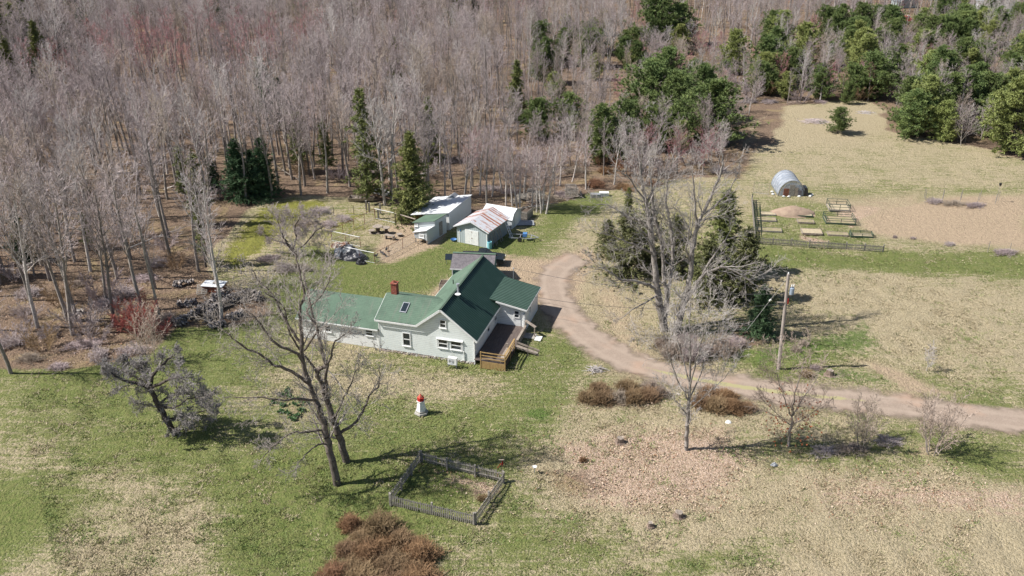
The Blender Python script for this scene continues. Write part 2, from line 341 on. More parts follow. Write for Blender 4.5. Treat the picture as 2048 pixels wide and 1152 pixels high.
def build_ground():
    xs = np.concatenate([[-3000, -1500, -800, -500, -350], np.arange(-260, -75, 3.), np.arange(-75, 75.1, .36), np.arange(78, 262, 3.), [350, 500, 800, 1500, 3000]])
    ys = np.concatenate([[-400, -100, 0, 20, 32], np.arange(40, 125, .36), np.arange(125, 180, 1.), np.arange(181, 340, 3.), [380, 450, 600, 900, 1500, 3000, 6000]])
    X, Y = np.meshgrid(xs, ys); x = X.ravel(); y = Y.ravel(); z = zones(x, y)
    near = np.clip((150 - y) / 30, 0, 1) * (np.abs(x) < 75) * (y > 38)
    tuft = fbm(x, y, 1.1, 5) - .5; big = fbm(x, y, 14, 9) - .5
    calm = (1 - z['soil'] * .7) * (1 - drive_w(x, y))
    h = near * calm * (tuft * (.46 * (1 - .65 * wmask([(420, 560), (900, 470), (1150, 430), (1200, 760), (1000, 850), (640, 870), (430, 780), (360, 700)], x, y, 5))) * (.35 + .65 * np.clip(fbm(x, y, 9, 3) * 2 - .5, 0, 1)) + big * .1) + (1 - near) * big * .3
    ha_ = (x + 3.393) * math.cos(R(-16.3)) + (y - 70.72) * math.sin(R(-16.3)); hb_ = -(x + 3.393) * math.sin(R(-16.3)) + (y - 70.72) * math.cos(R(-16.3))
    h -= .03 + .27 * np.clip((.6 - hb_) / 1.0, 0, 1) * np.clip((hb_ + 12) / 9, 0, 1) * np.clip((ha_ + 21) / 3, 0, 1) * np.clip((5 - ha_) / 3, 0, 1)
    nx, ny = len(xs), len(ys); i = np.arange(ny - 1)[:, None] * nx + np.arange(nx - 1)[None]; i = i.ravel()
    F = np.stack([i, i + 1, i + nx + 1, i + nx], 1)
    me = mesh_np('ground', np.stack([x, y, h], 1), F4=F, mats=[m_ground], smooth=True, attr={k: v for k, v in z.items() if k != 'woods'})
    return tag(link('ground', me), None, None, kind='structure')
DRIVE = [(2300, 872), (2048, 846), (1900, 826), (1750, 805), (1600, 790), (1480, 774), (1380, 757), (1290, 735), (1222, 706), (1165, 667), (1125, 622), (1106, 582), (1108, 552), (1132, 528), (1165, 512)]
def drive_w(x, y): return stroke(DRIVE, 2.9, x, y, .8)
def ground_mat():
    m, t, p = newmat('grass and leaf ground', .95, .1); tc = N(t, 'ShaderNodeTexCoord').outputs['Object']
    at = lambda k: N(t, 'ShaderNodeAttribute', attribute_name=k).outputs['Fac']
    n1 = noise(t, tc, .22, 4, .6, .6); n2 = noise(t, tc, 2.0, 5, .72, .3); n3 = noise(t, tc, 6, 3, .7); n4 = noise(t, tc, 22, 2, .6)
    mp = N(t, 'ShaderNodeMapping'); mp.inputs['Scale'].default_value = (.16, 1.7, 1); mp.inputs['Rotation'].default_value = (0, 0, R(14)); t.links.new(tc, mp.inputs[0])
    ns = noise(t, mp.outputs[0], 1.2, 5, .7)
    def fac(w, amp=1., s=(.35, .65), nn=None):
        q = nn or mathn(t, 'ADD', mathn(t, 'MULTIPLY', n1, .18), mathn(t, 'ADD', mathn(t, 'ADD', mathn(t, 'MULTIPLY', n2, .34), mathn(t, 'MULTIPLY', n3, .20)), mathn(t, 'MULTIPLY', ns, .28)))
        v = mathn(t, 'ADD', w, mathn(t, 'MULTIPLY', mathn(t, 'SUBTRACT', q, .5), 3.3 * amp)); return sharpen(t, v, *s)
    straw = mixc(t, sharpen(t, n3, .35, .65), (.50, .42, .28), (.34, .28, .175)); straw = mixc(t, sharpen(t, n4, .52, .7), straw, (.54, .47, .33))
    green = mixc(t, sharpen(t, n2, .35, .68), (.15, .19, .055), (.235, .24, .095)); green = mixc(t, mathn(t, 'MULTIPLY', sharpen(t, n3, .5, .72), .65), green, (.07, .105, .032))
    col = mixc(t, fac(at('green'), 1.0, (.30, .72)), straw, green)
    lush = mixc(t, sharpen(t, n3, .4, .6), (.085, .16, .035), (.14, .20, .055)); col = mixc(t, mathn(t, 'MULTIPLY', fac(at('lush'), 1, (.4, .8)), .8), col, lush)
    moss = mixc(t, sharpen(t, n3, .4, .65), (.27, .265, .065), (.20, .205, .06)); col = mixc(t, fac(at('moss'), 1), col, moss)
    leaf = mixc(t, sharpen(t, n4, .44, .58), (.40, .27, .19), (.70, .56, .45)); leaf = mixc(t, sharpen(t, n3, .5, .62), leaf, (.36, .26, .17)); col = mixc(t, fac(at('pale'), .9), col, leaf)
    lit = mixc(t, sharpen(t, n3, .38, .62), (.27, .19, .135), (.165, .12, .088)); lit = mixc(t, mathn(t, 'MULTIPLY', sharpen(t, n4, .55, .66), .8), lit, (.42, .31, .235))
    lit = mixc(t, mathn(t, 'MULTIPLY', sharpen(t, n1, .52, .68), .6), lit, (.36, .28, .15)); col = mixc(t, fac(at('litter'), .45), col, lit)
    soil = mixc(t, sharpen(t, n2, .35, .65), (.50, .385, .265), (.42, .32, .225)); soil = mixc(t, sharpen(t, n4, .5, .8), soil, (.54, .42, .31)); col = mixc(t, fac(at('soil'), 1.0, (.2, .8)), col, soil)
    dk = mathn(t, 'MULTIPLY', mathn(t, 'MULTIPLY', sharpen(t, noise(t, tc, 3.6, 4, .75), .54, .68), sharpen(t, noise(t, tc, .16, 3), .38, .62)), .6); col = mixc(t, dk, col, (.10, .11, .042))
    t.links.new(col, p.inputs['Base Color']); bump(t, p, mathn(t, 'ADD', n3, mathn(t, 'MULTIPLY', n2, 1.2)), 1.0, .28); return m
m_ground = ground_mat(); build_ground()
# driveway: its own thin gravel sheet, edge broken up by noise
def build_drive():
    P = [Vector((*G(x, y)[:2], 0)) for x, y in DRIVE]; pts = []
    for i in range(len(P) - 1):
        a, b, c, d = P[max(i - 1, 0)], P[i], P[i + 1], P[min(i + 2, len(P) - 1)]
        for k in range(12):
            u = k / 12; pts.append(.5 * ((2 * b) + (c - a) * u + (2 * a - 5 * b + 4 * c - d) * u * u + (3 * b - a - 3 * c + d) * u ** 3))
    pts.append(P[-1]); V = []; E = []; U = []; RT = []; n = 21; s = 0
    for i, q in enumerate(pts):
        d = (pts[min(i + 1, len(pts) - 1)] - pts[max(i - 1, 0)]).normalized(); r = Vector((d.y, -d.x, 0)); s += 0 if i == 0 else (q - pts[i - 1]).length
        two = np.clip((q.x - 9) / 6, 0, 1) * np.clip((34 - q.x) / 8, 0, 1)
        for j in range(n):
            a = (j / (n - 1) * 2 - 1); e = 1 - abs(a); v = q + r * a * 2.65; V.append((v.x, v.y, .055)); RT.append(max(0, 1 - abs(abs(a) * 2.3 - .78) / .34)); E.append(min(e * 1.6, 1.15) * min(1, i / 3, (len(pts) - 1 - i) / 5)); U.append(two * max(0, 1 - abs(a) * 4.2))
    F = [(i * n + j, i * n + j + 1, (i + 1) * n + j + 1, (i + 1) * n + j) for i in range(len(pts) - 1) for j in range(n - 1)]
    m, t, p = newmat('reddish gravel track', .95, .15); tc = N(t, 'ShaderNodeTexCoord').outputs['Object']
    n1 = noise(t, tc, 1.1, 5, .6); n2 = noise(t, tc, 11, 4, .75); n3 = noise(t, tc, .3, 2)
    col = mixc(t, sharpen(t, n2, .4, .65), (.33, .26, .21), (.25, .20, .16)); col = mixc(t, mathn(t, 'MULTIPLY', sharpen(t, n1, .45, .7), .4), col, (.40, .32, .26)); col = mixc(t, mathn(t, 'MULTIPLY', sharpen(t, n3, .5, .7), .4), col, (.42, .27, .19))
    rt = N(t, 'ShaderNodeAttribute', attribute_name='rut').outputs['Fac']; col = mixc(t, mathn(t, 'MULTIPLY', rt, .55), col, (.39, .315, .255)); mid = N(t, 'ShaderNodeAttribute', attribute_name='mid').outputs['Fac']; col = mixc(t, sharpen(t, mathn(t, 'ADD', mid, mathn(t, 'SUBTRACT', n1, .62)), .3, .6), col, (.34, .31, .17))
    t.links.new(col, p.inputs['Base Color']); bump(t, p, n2, .5, .03)
    e = N(t, 'ShaderNodeAttribute', attribute_name='edge').outputs['Fac']; a = sharpen(t, mathn(t, 'ADD', e, mathn(t, 'ADD', mathn(t, 'MULTIPLY', mathn(t, 'SUBTRACT', n2, .5), .8), mathn(t, 'MULTIPLY', mathn(t, 'SUBTRACT', noise(t, tc, .55, 3), .5), 1.7))), .12, .95)
    t.links.new(a, p.inputs['Alpha'])
    tag(link('driveway', mesh_np('driveway', V, F4=F, mats=[m], attr={'edge': E, 'mid': U, 'rut': RT})), None, None, kind='structure')
build_drive()
# ------------------------------------------------------------------ trees
def nrm(v): return v / (np.linalg.norm(v) + 1e-9)
def segmesh(name, segs, n, mats, mi=None):
    """segs: rows p0(3) p1(3) r0 r1 -> open frustums of n sides"""
    S = np.asarray(segs, float).reshape(-1, 8); p0, p1 = S[:, :3], S[:, 3:6]; d = p1 - p0; d /= np.linalg.norm(d, axis=1, keepdims=True) + 1e-9
    up = np.where(np.abs(d[:, 2:3]) < .9, [[0, 0, 1.]], [[0, 1., 0]]); a = np.cross(d, up); a /= np.linalg.norm(a, axis=1, keepdims=True); b = np.cross(a, d)
    V = np.zeros((len(S), 2 * n, 3))
    for j in range(n):
        q = a * math.cos(2 * math.pi * j / n) + b * math.sin(2 * math.pi * j / n); V[:, j] = p0 + q * S[:, 6:7]; V[:, n + j] = p1 + q * S[:, 7:8]
    base = (np.arange(len(S)) * 2 * n)[:, None]
    F = np.concatenate([np.stack([base[:, 0] + j, base[:, 0] + (j + 1) % n, base[:, 0] + n + (j + 1) % n, base[:, 0] + n + j], 1) for j in range(n)])
    return mesh_np(name, V.reshape(-1, 3), F4=F, mats=mats, smooth=n > 3)
def grow(rs, p, d, L, r, lev, cfg, out):
    """recursive limb; cfg[lev] = (segments, wiggle, upward pull, children, angle, length ratio, start, radius ratio)"""
    n, wig, trop, kids, ang, lr, st, rr = cfg[lev]; pts = [p]; rad = [r]; dirs = [d]
    for i in range(n):
        d = nrm(d + rs.normal(0, wig, 3) + np.array([0, 0, trop])); p = p + d * L / n; pts.append(p); rad.append(r * (1 - .82 * (i + 1) / n)); dirs.append(d)
        out[lev].append((*pts[-2], *pts[-1], rad[-2], rad[-1]))
    if lev + 1 >= len(cfg): return
    phi = rs.rand() * 6.28
    for k in range(kids):
        u = st + (1 - st) * (k + rs.rand() * .9) / kids; f = min(u, .985) * n; i = int(f); q = pts[i] + (pts[i + 1] - pts[i]) * (f - i); dd = dirs[i + 1]
        phi += 2.4 + rs.normal(0, .4); s = np.cross(dd, [0, 0, 1.] if abs(dd[2]) < .95 else [1., 0, 0]); s = nrm(s); b = np.cross(s, dd)
        a = ang * rs.uniform(.7, 1.25); nd = nrm(dd * math.cos(a) + (s * math.cos(phi) + b * math.sin(phi)) * math.sin(a))
        taper = 1 - .55 * (u - st) / (1 - st + 1e-6) if lev == 0 else 1 - .4 * u
        grow(rs, q, nd, L * lr * taper * rs.uniform(.75, 1.2), max((rad[i] * rr), .012), lev + 1, cfg, out)
def wood_meshes(name, out, bark, twigm, tmin=.013, split=2):
    tr = [s for l in out[:split] for s in l]; tw = np.array([s for l in out[split:] for s in l]); tw[:, 6] = np.maximum(tw[:, 6], tmin); tw[:, 7] = np.maximum(tw[:, 7], tmin * .7)
    return segmesh('trunk_' + name, tr, 5, [bark]), segmesh('crown_' + name, tw, 3, [twigm])
def bare_variant(name, seed, h, bark, twigm, kind='forest'):
    rs = np.random.RandomState(seed)
    if kind == 'forest': cfg = [(9, .035, .06, 20, .72, .34, .38, .42), (5, .13, .10, 8, .65, .42, .2, .5), (3, .18, .08, 6, .6, .5, .15, .5), (2, .2, .05, 0, 0, 0, 0, 0)]
    elif kind == 'open': cfg = [(7, .05, .05, 15, .75, .60, .14, .5), (5, .12, .10, 9, .6, .45, .15, .5), (3, .18, .08, 6, .6, .5, .15, .5), (2, .2, .05, 0, 0, 0, 0, 0)]
    elif kind == 'birch': cfg = [(8, .04, .05, 22, .65, .27, .3, .3), (4, .13, .1, 8, .6, .45, .15, .5), (2, .2, .0, 4, .5, .6, .2, .6), (1, .2, 0, 0, 0, 0, 0, 0)]
    elif kind == 'pole': cfg = [(9, .03, .08, 12, .7, .22, .5, .35), (4, .14, .12, 7, .65, .45, .2, .5), (3, .2, .08, 4, .6, .5, .2, .5), (1, .2, 0, 0, 0, 0, 0, 0)]
    out = [[] for _ in cfg]; lean = np.array([rs.normal(0, .05), rs.normal(0, .05), 1])
    grow(rs, np.array([0, 0, -.3]), nrm(lean), h * .93, h * .0115 + .035, 0, cfg, out)
    return wood_meshes(name, out, bark, twigm)
def multi_stem(name, seed, h, stems, bark, twigm, spread=.3, dens=1., r=.05, tmin=.012):
    rs = np.random.RandomState(seed); cfg = [(7, .06, .05, int(14 * dens), .6, .38, .12, .55), (4, .14, .06, int(7 * dens), .55, .45, .15, .55), (2, .2, .02, 4, .5, .5, .2, .6), (1, .2, 0, 0, 0, 0, 0, 0)]
    out = [[] for _ in cfg]
    for k in range(stems):
        a = 6.28 * k / stems + rs.rand(); q = spread * rs.uniform(.3, 1.2); grow(rs, np.array([math.cos(a) * .12 * stems ** .5, math.sin(a) * .12 * stems ** .5, -.15]), nrm(np.array([math.cos(a) * q, math.sin(a) * q, 1])), h * rs.uniform(.75, 1.0), r, 0, cfg, out)
    return wood_meshes(name, out, bark, twigm, tmin, 1)
def tri_cloud(rs, cen, size, k, aspect=.28, updir=None, bias=.0, flat=None):
    """k thin leaf triangles round every centre"""
    n = len(cen); c = np.repeat(cen, k, 0); sz = np.repeat(size, k)[:, None]
    d = rs.normal(0, 1, (n * k, 3)); d[:, 2] += bias
    if updir is not None: d += np.repeat(updir, k, 0) * 1.2
    if flat: d[:, 2] *= flat
    d /= np.linalg.norm(d, axis=1, keepdims=True); s = np.cross(d, rs.normal(0, 1, (n * k, 3))); s /= np.linalg.norm(s, axis=1, keepdims=True) + 1e-9
    st = c + d * sz * .15 * rs.rand(n * k, 1); L = sz * rs.uniform(.6, 1.15, (n * k, 1))
    V = np.stack([st - s * L * aspect, st + s * L * aspect, st + d * L], 1).reshape(-1, 3); return V, np.arange(n * k * 3).reshape(-1, 3)
def pine_variant(name, seed, h, rad, leafm, dens=1., low=.06, bark=None, tuft=.38, k=19):
    rs = np.random.RandomState(seed); tr = []; cen = []; up = []; sz = []; z = h * low; n = 10; lean = rs.normal(0, .03, 2)
    ax = lambda z: np.array([lean[0] * z, lean[1] * z, z])
    for i in range(n): a, b = i / n, (i + 1) / n; tr.append((*ax(h * a - .2 * (i == 0)), *ax(h * b), h * .016 * (1 - a * .9) + .02, h * .016 * (1 - b * .9) + .02))
    while z < h * .985:
        u = z / h; prof = (1 - u ** 2.3) ** .75 * min(1, .62 + u * 1.6)
        for b in range(int(5 + 2 * rs.rand())):
            a = rs.rand() * 6.28; L = rad * prof * rs.uniform(.5, 1.18) + .15; d = np.array([math.cos(a), math.sin(a), rs.uniform(.05, .35) + .5 * u]); d = nrm(d); p0 = ax(z); q = p0; m = 4
            for s in range(m):
                d = nrm(d + rs.normal(0, .12, 3) + [0, 0, .06]); q2 = q + d * L / m; tr.append((*q, *q2, .035 * (1 - s / m) + .012, .035 * (1 - (s + 1) / m) + .01))
                if s >= 1 or L < 1:
                    for t in range(int((2 + L * 1.3) * dens)):
                        cen.append(q + (q2 - q) * rs.rand() + rs.normal(0, .10 + .085 * L, 3) * [1, 1, .55]); up.append(nrm(d + [0, 0, .8])); sz.append(tuft * rs.uniform(.7, 1.25))
                q = q2
        z += h * .035 + .12
    V, F = tri_cloud(rs, np.array(cen), np.array(sz), k, .13, np.array(up))
    return segmesh('trunk_' + name, tr, 4, [bark or m_darkbark]), mesh_np('crown_' + name, V, F3=F, mats=[leafm])
def spruce_variant(name, seed, h, rad, leafm, dens=1., low=.08, droop=.25, sz=.5, gap=0., bark=None):
    rs = np.random.RandomState(seed); tr = [(0, 0, -.2, 0, 0, h, h * .012 + .05, .02)]; cen = []; up = []; S = []; z = h * low
    while z < h * .99:
        u = z / h; prof = (1 - u) ** .85 * (1 + .25 * math.sin(z * 2.1)) + .03
        for b in range(6):
            if rs.rand() < gap * (1 - u): continue
            a = rs.rand() * 6.28; L = rad * prof * rs.uniform(.55, 1.25); d = np.array([math.cos(a), math.sin(a), .35 * u - droop * (1 - u)]); q = np.array([0, 0, z]); m = 3; d = nrm(d)
            for s in range(m):
                q2 = q + d * L / m; d = nrm(d + [0, 0, .10]); tr.append((*q, *q2, .03, .012))
                for t in range(int((1.2 + L * 1.5) * dens)):
                    w = .10 + .10 * L; cen.append(q + (q2 - q) * rs.rand() + rs.normal(0, w, 3) * [1, 1, .35] - [0, 0, .08]); up.append(nrm(d * .9 + [0, 0, -.25])); S.append(sz * rs.uniform(.6, 1.2))
                q = q2
        z += h * .022 + .10
    cen.append([0, 0, h - .1]); up.append([0, 0, 1.]); S.append(.5); V, F = tri_cloud(rs, np.array(cen), np.array(S), 9, .13, np.array(up))
    return segmesh('trunk_' + name, tr, 4, [bark or m_darkbark]), mesh_np('crown_' + name, V, F3=F, mats=[leafm])
def place_tree(nm, meshes, loc, s, label, cat='tree', group=None, rz=None, lean=None, sz=None):
    t = thing(nm, label, cat, loc, random.uniform(0, 6.28) if rz is None else rz, group); sz = sz or s; t.scale = (s, s, sz)
    if lean: t.rotation_euler[0], t.rotation_euler[1] = lean
    link('trunk', meshes[0], t); link('crown', meshes[1], t); return t
FB = [('a', 'forest', m_bark, m_tw_grey), ('b', 'forest', m_bark, m_tw_mauve), ('c', 'pole', m_bark, m_tw_grey), ('d', 'forest', m_birch, m_tw_pale), ('e', 'pole', m_bark, m_tw_red), ('f', 'forest', m_bark, m_tw_tan), ('g', 'pole', m_bark, m_tw_mauve), ('h', 'forest', m_bark, m_tw_grey), ('i', 'birch', m_birch, m_tw_mauve)]
FV = [bare_variant('bare_' + a, 40 + i, 15, bk, tw, k) for i, (a, k, bk, tw) in enumerate(FB)]
BIRCH = [bare_variant('birch_' + str(i), 90 + i, 10, m_birch, m_tw_mauve, 'birch') for i in range(3)]
OPEN = [bare_variant('open_' + str(i), 120 + i, 8, m_bark, m, 'open') for i, m in enumerate((m_tw_grey, m_tw_tan, m_tw_red, m_tw_pale))]
BUSH = [multi_stem('bush_' + str(i), 150 + i, 2.6, 7, m, m, .75, .9, .03) for i, m in enumerate((m_tw_grey, m_tw_brown, m_tw_mauve, m_tw_rust))]
PINE = [pine_variant('pine_' + str(i), 170 + i, (9, 7.6, 8.4, 8)[i], (3.6, 4.1, 3.4, 4.2)[i], (m_pine, m_pine, m_pine2, m_pine)[i]) for i in range(4)]
m_juniper = foliage('olive brown juniper needles', (.19, .20, .08), (.12, .13, .06))
SPR = [spruce_variant('spruce_a', 190, 14, 3.0, m_spruce, .9, .1, .35, gap=.35), spruce_variant('spruce_b', 191, 12, 2.9, m_spruce, 1.1, .06, .25), spruce_variant('spruce_c', 192, 10, 2.7, m_dkspruce, 1.1, .08, .2), spruce_variant('spruce_d', 193, 11, 1.5, m_spruce, .7, .2, .3, gap=.4), spruce_variant('spruce_e', 194, 8, 3.1, m_juniper, .7, .03, .1, gap=.35)]
wp = poly_px(WOODS)
def in_px(pts, x, y): return inside(poly_px(pts), np.array([x]), np.array([y]))[0]
PINEZONE = [(1230, 330), (1215, 235), (1230, 60), (1340, 20), (1480, 120), (1500, 90), (1700, 75), (1800, 70), (1900, 30), (2060, 50), (2300, 300), (2060, 330), (1790, 262), (1740, 200), (1560, 205), (1480, 290), (1420, 345)]
MIXZ = [(1060, 340), (1060, 120), (1150, 60), (1230, 90), (1240, 350)]
# hand placed trees along the edge of the wood: base x, base y, height, variant
EDGE = [(22, 746, 15, 0), (75, 655, 17, 3), (145, 668, 18, 0), (135, 640, 17, 5), (154, 642, 18, 7), (230, 652, 17, 1), (285, 621, 17, 0), (310, 576, 16, 7), (235, 558, 16, 5), (181, 543, 15, 3), (338, 474, 16, 0), (392, 480, 15, 2), (60, 600, 15, 0), (100, 560, 16, 1),
        (150, 523, 15, 7), (262, 520, 15, 5), (420, 436, 15, 0), (492, 405, 15, 2), (545, 398, 16, 7), (610, 372, 16, 0), (655, 385, 15, 2), (700, 372, 15, 5), (770, 410, 16, 3), (783, 398, 17, 3), (860, 400, 15, 7), (905, 378, 14, 0), (945, 372, 13, 5), (1010, 360, 14, 0)]
BIRCHES = [(1012, 410, 9, .06), (1025, 412, 9, .0), (1034, 417, 10, -.04), (1040, 418, 9, .05), (1074, 424, 9, .04), (1082, 426, 9, .0), (1085, 420, 10, .12), (1093, 427, 10, .2), (1064, 413, 9, .1), (1172, 378, 9, .0), (985, 392, 9, .15), (960, 390, 10, .12), (930, 388, 10, .2), (1120, 372, 8, .1), (1145, 362, 8, .25), (1048, 395, 9, .1), (890, 395, 9, .1), (1003, 380, 9, -.05)]
SIDE = ['left', 'middle', 'right']
def where(px):
    return 'far left behind the log piles' if px < 330 else 'behind the dark pines and mossy clearing' if px < 640 else 'behind the tall spruces and chicken run' if px < 870 else 'behind the white sheds' if px < 1060 else 'beyond the birches and pallets' if px < 1250 else 'among the pines on the right'
KINDL = {0: 'tall bare grey tree', 1: 'tall bare mauve-twigged tree', 2: 'slim straight bare grey tree', 3: 'pale-barked bare tree with whitish twigs', 4: 'slim bare maple with red buds', 5: 'tall bare tree with tan twigs', 6: 'slim bare mauve-twigged tree', 7: 'tall bare grey tree', 8: 'thin white-barked birch'}
taken = []
ORD = ['alone at the left picture edge', 'leaning near the left picture edge', 'lowest trunk left of the scarlet shrub', 'just behind the lowest trunk', 'right beside the lowest trunk', 'directly left of the scarlet shrub', 'behind the scarlet shrub', 'nearest the white topped crate', 'midway between left edge and crate', 'behind the leaf litter slope', 'right above the brushy log heap', 'at the left of the moss clearing', 'amid the far left trunks', 'upper far left', 'between the left fir trees', 'left of the crate, farther back', 'behind the moss clearing', 'left of the dark pines', 'right of the dark pines', 'left of the pale slim conifers', 'behind the wire fence corner', 'right by the tallest spruce', 'between the two spruces, nearer', 'between the two spruces, whitish', 'right of the dense spruce', 'behind the compost bins', 'above the long white shed', 'above the gambrel shed']
for k, (px, py, h, v) in enumerate(EDGE):
    g = G(px, py); taken.append(g[:2]); place_tree('bare_tree', FV[v], g, h / 15 * .93, KINDL[v] + ' at the wood edge, trunk number' [:0] + ' at the edge, ' + ORD[k], group='bare trees along the edge of the wood')
BL = ['thin white birch behind the left half of the gambrel shed roof', 'upright birch behind the middle of the gambrel shed roof', 'left-leaning birch behind the gambrel shed ridge', 'birch behind the right end of the gambrel shed', 'birch in front of the tipped pinkish pallet', 'upright birch right of the tipped pallet', 'strongly leaning birch between pallet heap and grass', 'white birch leaning farthest right at the grass edge', 'leaning birch at the middle of the pallet heap', 'small bare birch by the pallet cart and orange bush', 'leaning birch left of the gambrel shed, farther back', 'birch above the right end of the long white shed', 'most slanted birch above the long white shed', 'birch behind the pallet heap, well back in the wood', 'slanted birch left of the orange bush', 'birch at the back of the pallet heap', 'birch above the left half of the long shed', 'left-tilted birch far behind the gambrel shed']
for k, (px, py, h, ln) in enumerate(BIRCHES):
    g = G(px, py); taken.append(g[:2]); place_tree('birch_tree', BIRCH[k % 3], g, h / 10, BL[k], group='white birches by the sheds', rz=0, lean=(0, ln))
# scatter the forest
def scatter():
    pts = []; cell = {}; out = []; rs = np.random.RandomState(3)
    for q in taken: cell.setdefault((int(q[0] // 4), int(q[1] // 4)), []).append((q[0], q[1]))
    for _ in range(26000):
        y = 76 + 250 * rs.rand() ** .8; x = (rs.rand() * 2 - 1) * (y * .62 + 8)
        out.append((x, y))
    X = np.array([q[0] for q in out]); Y = np.array([q[1] for q in out]); ins = inside(wp, X, Y); d = dist(wp, X, Y)
    pz = inside(poly_px(PINEZONE), X, Y); mz = inside(poly_px(MIXZ), X, Y); ok = ins & (d > 1.0)
    for i in np.nonzero(ok)[0]:
        x, y = X[i], Y[i]; md = 2.45 + .004 * max(0, y - 120) + (1.9 if d[i] < 16 and x < -10 and y < 112 else 0) + (.5 if pz[i] else 0); cx, cy = int(x // 4), int(y // 4)
        if any((x - a) ** 2 + (y - b) ** 2 < md * md for u in (-1, 0, 1) for v in (-1, 0, 1) for a, b in cell.get((cx + u, cy + v), ())): continue
        cell.setdefault((cx, cy), []).append((x, y)); pts.append((x, y, 2 if pz[i] else 1 if mz[i] else 0))
    return pts
CLEAR = [[(1735, 55), (1735, 30), (1825, 25), (1830, 55)], [(660, 440), (660, 395), (880, 395), (1000, 395), (1130, 395), (1260, 372), (1260, 440)], [(380, 560), (430, 400), (540, 380), (600, 380), (560, 560)]]
CLP = [poly_px(c) for c in CLEAR[:1]]
bare = []; opens = []; pines = []; rs = np.random.RandomState(8)
for x, y, zt in scatter():
    if any(inside(P, np.array([x]), np.array([y]))[0] for P in CLP): continue
    n = float(vnoise(np.array([x]), np.array([y]), 26, 71)[0]); u = rs.rand(); px, py = PX(x, y)
    if zt == 2:
        if u < (.13 if px < 1480 else .36): pines.append((x, y, rs.uniform(.55, 1.15), (0, 1, 2, 3)[int(rs.rand() * 4)]))
        elif u < (.78 if px < 1480 else .60): opens.append((x, y, rs.uniform(.5, .85), int(rs.rand() * 4)))
        elif u < .92: bare.append((x, y, rs.uniform(.4, .72), int(rs.choice([0, 5, 8, 1, 3]))))
        continue
    if zt == 1 and u < .12: pines.append((x, y, rs.uniform(.55, 1.0), int(rs.rand() * 4))); continue
    if zt == 0 and u < .006 + (.12 if (px < 130 and py < 260) else 0) + (.1 if py < 55 and px < 1000 else 0): pines.append((x, y, rs.uniform(.8, 1.2), 4 + int(rs.rand() * 3))); continue
    v = int(rs.choice([4, 1, 6], p=[.5, .25, .25])) if n > .62 else int(rs.choice([0, 1, 2, 3, 5, 6, 7, 8], p=[.2, .12, .17, .12, .12, .08, .12, .07])); s = rs.uniform(.62, 1.08) * (.85 if px > 850 else 1)
    if px > 1000 and py > 150: s *= .68
    bare.append((x, y, s, v))
bare.sort(key=lambda q: q[1] - .4 * abs(q[0]) * 0); pines.sort(key=lambda q: q[1])
def rowof(px, py):
    r = 'far back' if py < 170 else 'deep' if py < 260 else 'midway' if py < 340 else 'near the front'
    c = 'left corner' if px < 170 else 'left' if px < 400 else 'left centre' if px < 650 else 'centre' if px < 850 else 'behind the sheds' if px < 1060 else 'towards the pines'
    return ', ' + r + ' in the wood, ' + c
def inview(x, y): px, py = PX(x, y, 8); return -60 < px < 2110 and py > -30
bi = [q for q in bare if inview(q[0], q[1])]; near_b = bi[:225]; nset = set((q[0], q[1]) for q in near_b); far_b = [q for q in bare if (q[0], q[1]) not in nset]
for x, y, s, v in near_b:
    px, py = PX(x, y); place_tree('birch_tree' if v == 8 else 'bare_tree', FV[v], (x, y, 0), s, KINDL[v] + rowof(px, py), group='bare trees inside the wood', lean=(rs.normal(0, .03), rs.normal(0, .03)))
for x, y, s, v in pines:
    px, py = PX(x, y)
    if v < 4: place_tree('pine_tree', PINE[v], (x, y, 0), s, ('small ' if s < .75 else 'mid-sized ' if s < .95 else 'large ') + ('yellow-green' if v == 2 else 'bushy green') + ' pine in the grove, ' + ('back row' if py < 90 else 'middle row' if py < 150 else 'front row') + ', ' + ('mixed wood on the left' if px < 1330 else 'left part' if px < 1520 else 'behind the far field' if px < 1700 else 'right part' if px < 1880 else 'right edge'), group='pines in the grove')
    else: place_tree('spruce_tree', SPR[(1, 2, 0)[v - 4]], (x, y, 0), s * .95, 'dark spruce among bare trees' + rowof(px, py), group='spruces scattered in the wood')
for x, y, s, v in opens:
    px, py = PX(x, y)
    if inview(x, y): place_tree('scrub_tree', OPEN[v], (x, y, 0), s, ('grey', 'tan', 'reddish', 'pale')[v] + (' low' if s < .65 else ' tall') + ' rounded bare tree in the pine grove, ' + ('back row' if py < 90 else 'middle row' if py < 150 else 'front row') + ', ' + ('left end' if px < 1400 else 'left part' if px < 1550 else 'centre' if px < 1700 else 'right part' if px < 1880 else 'right edge'), group='bare trees between the pines')
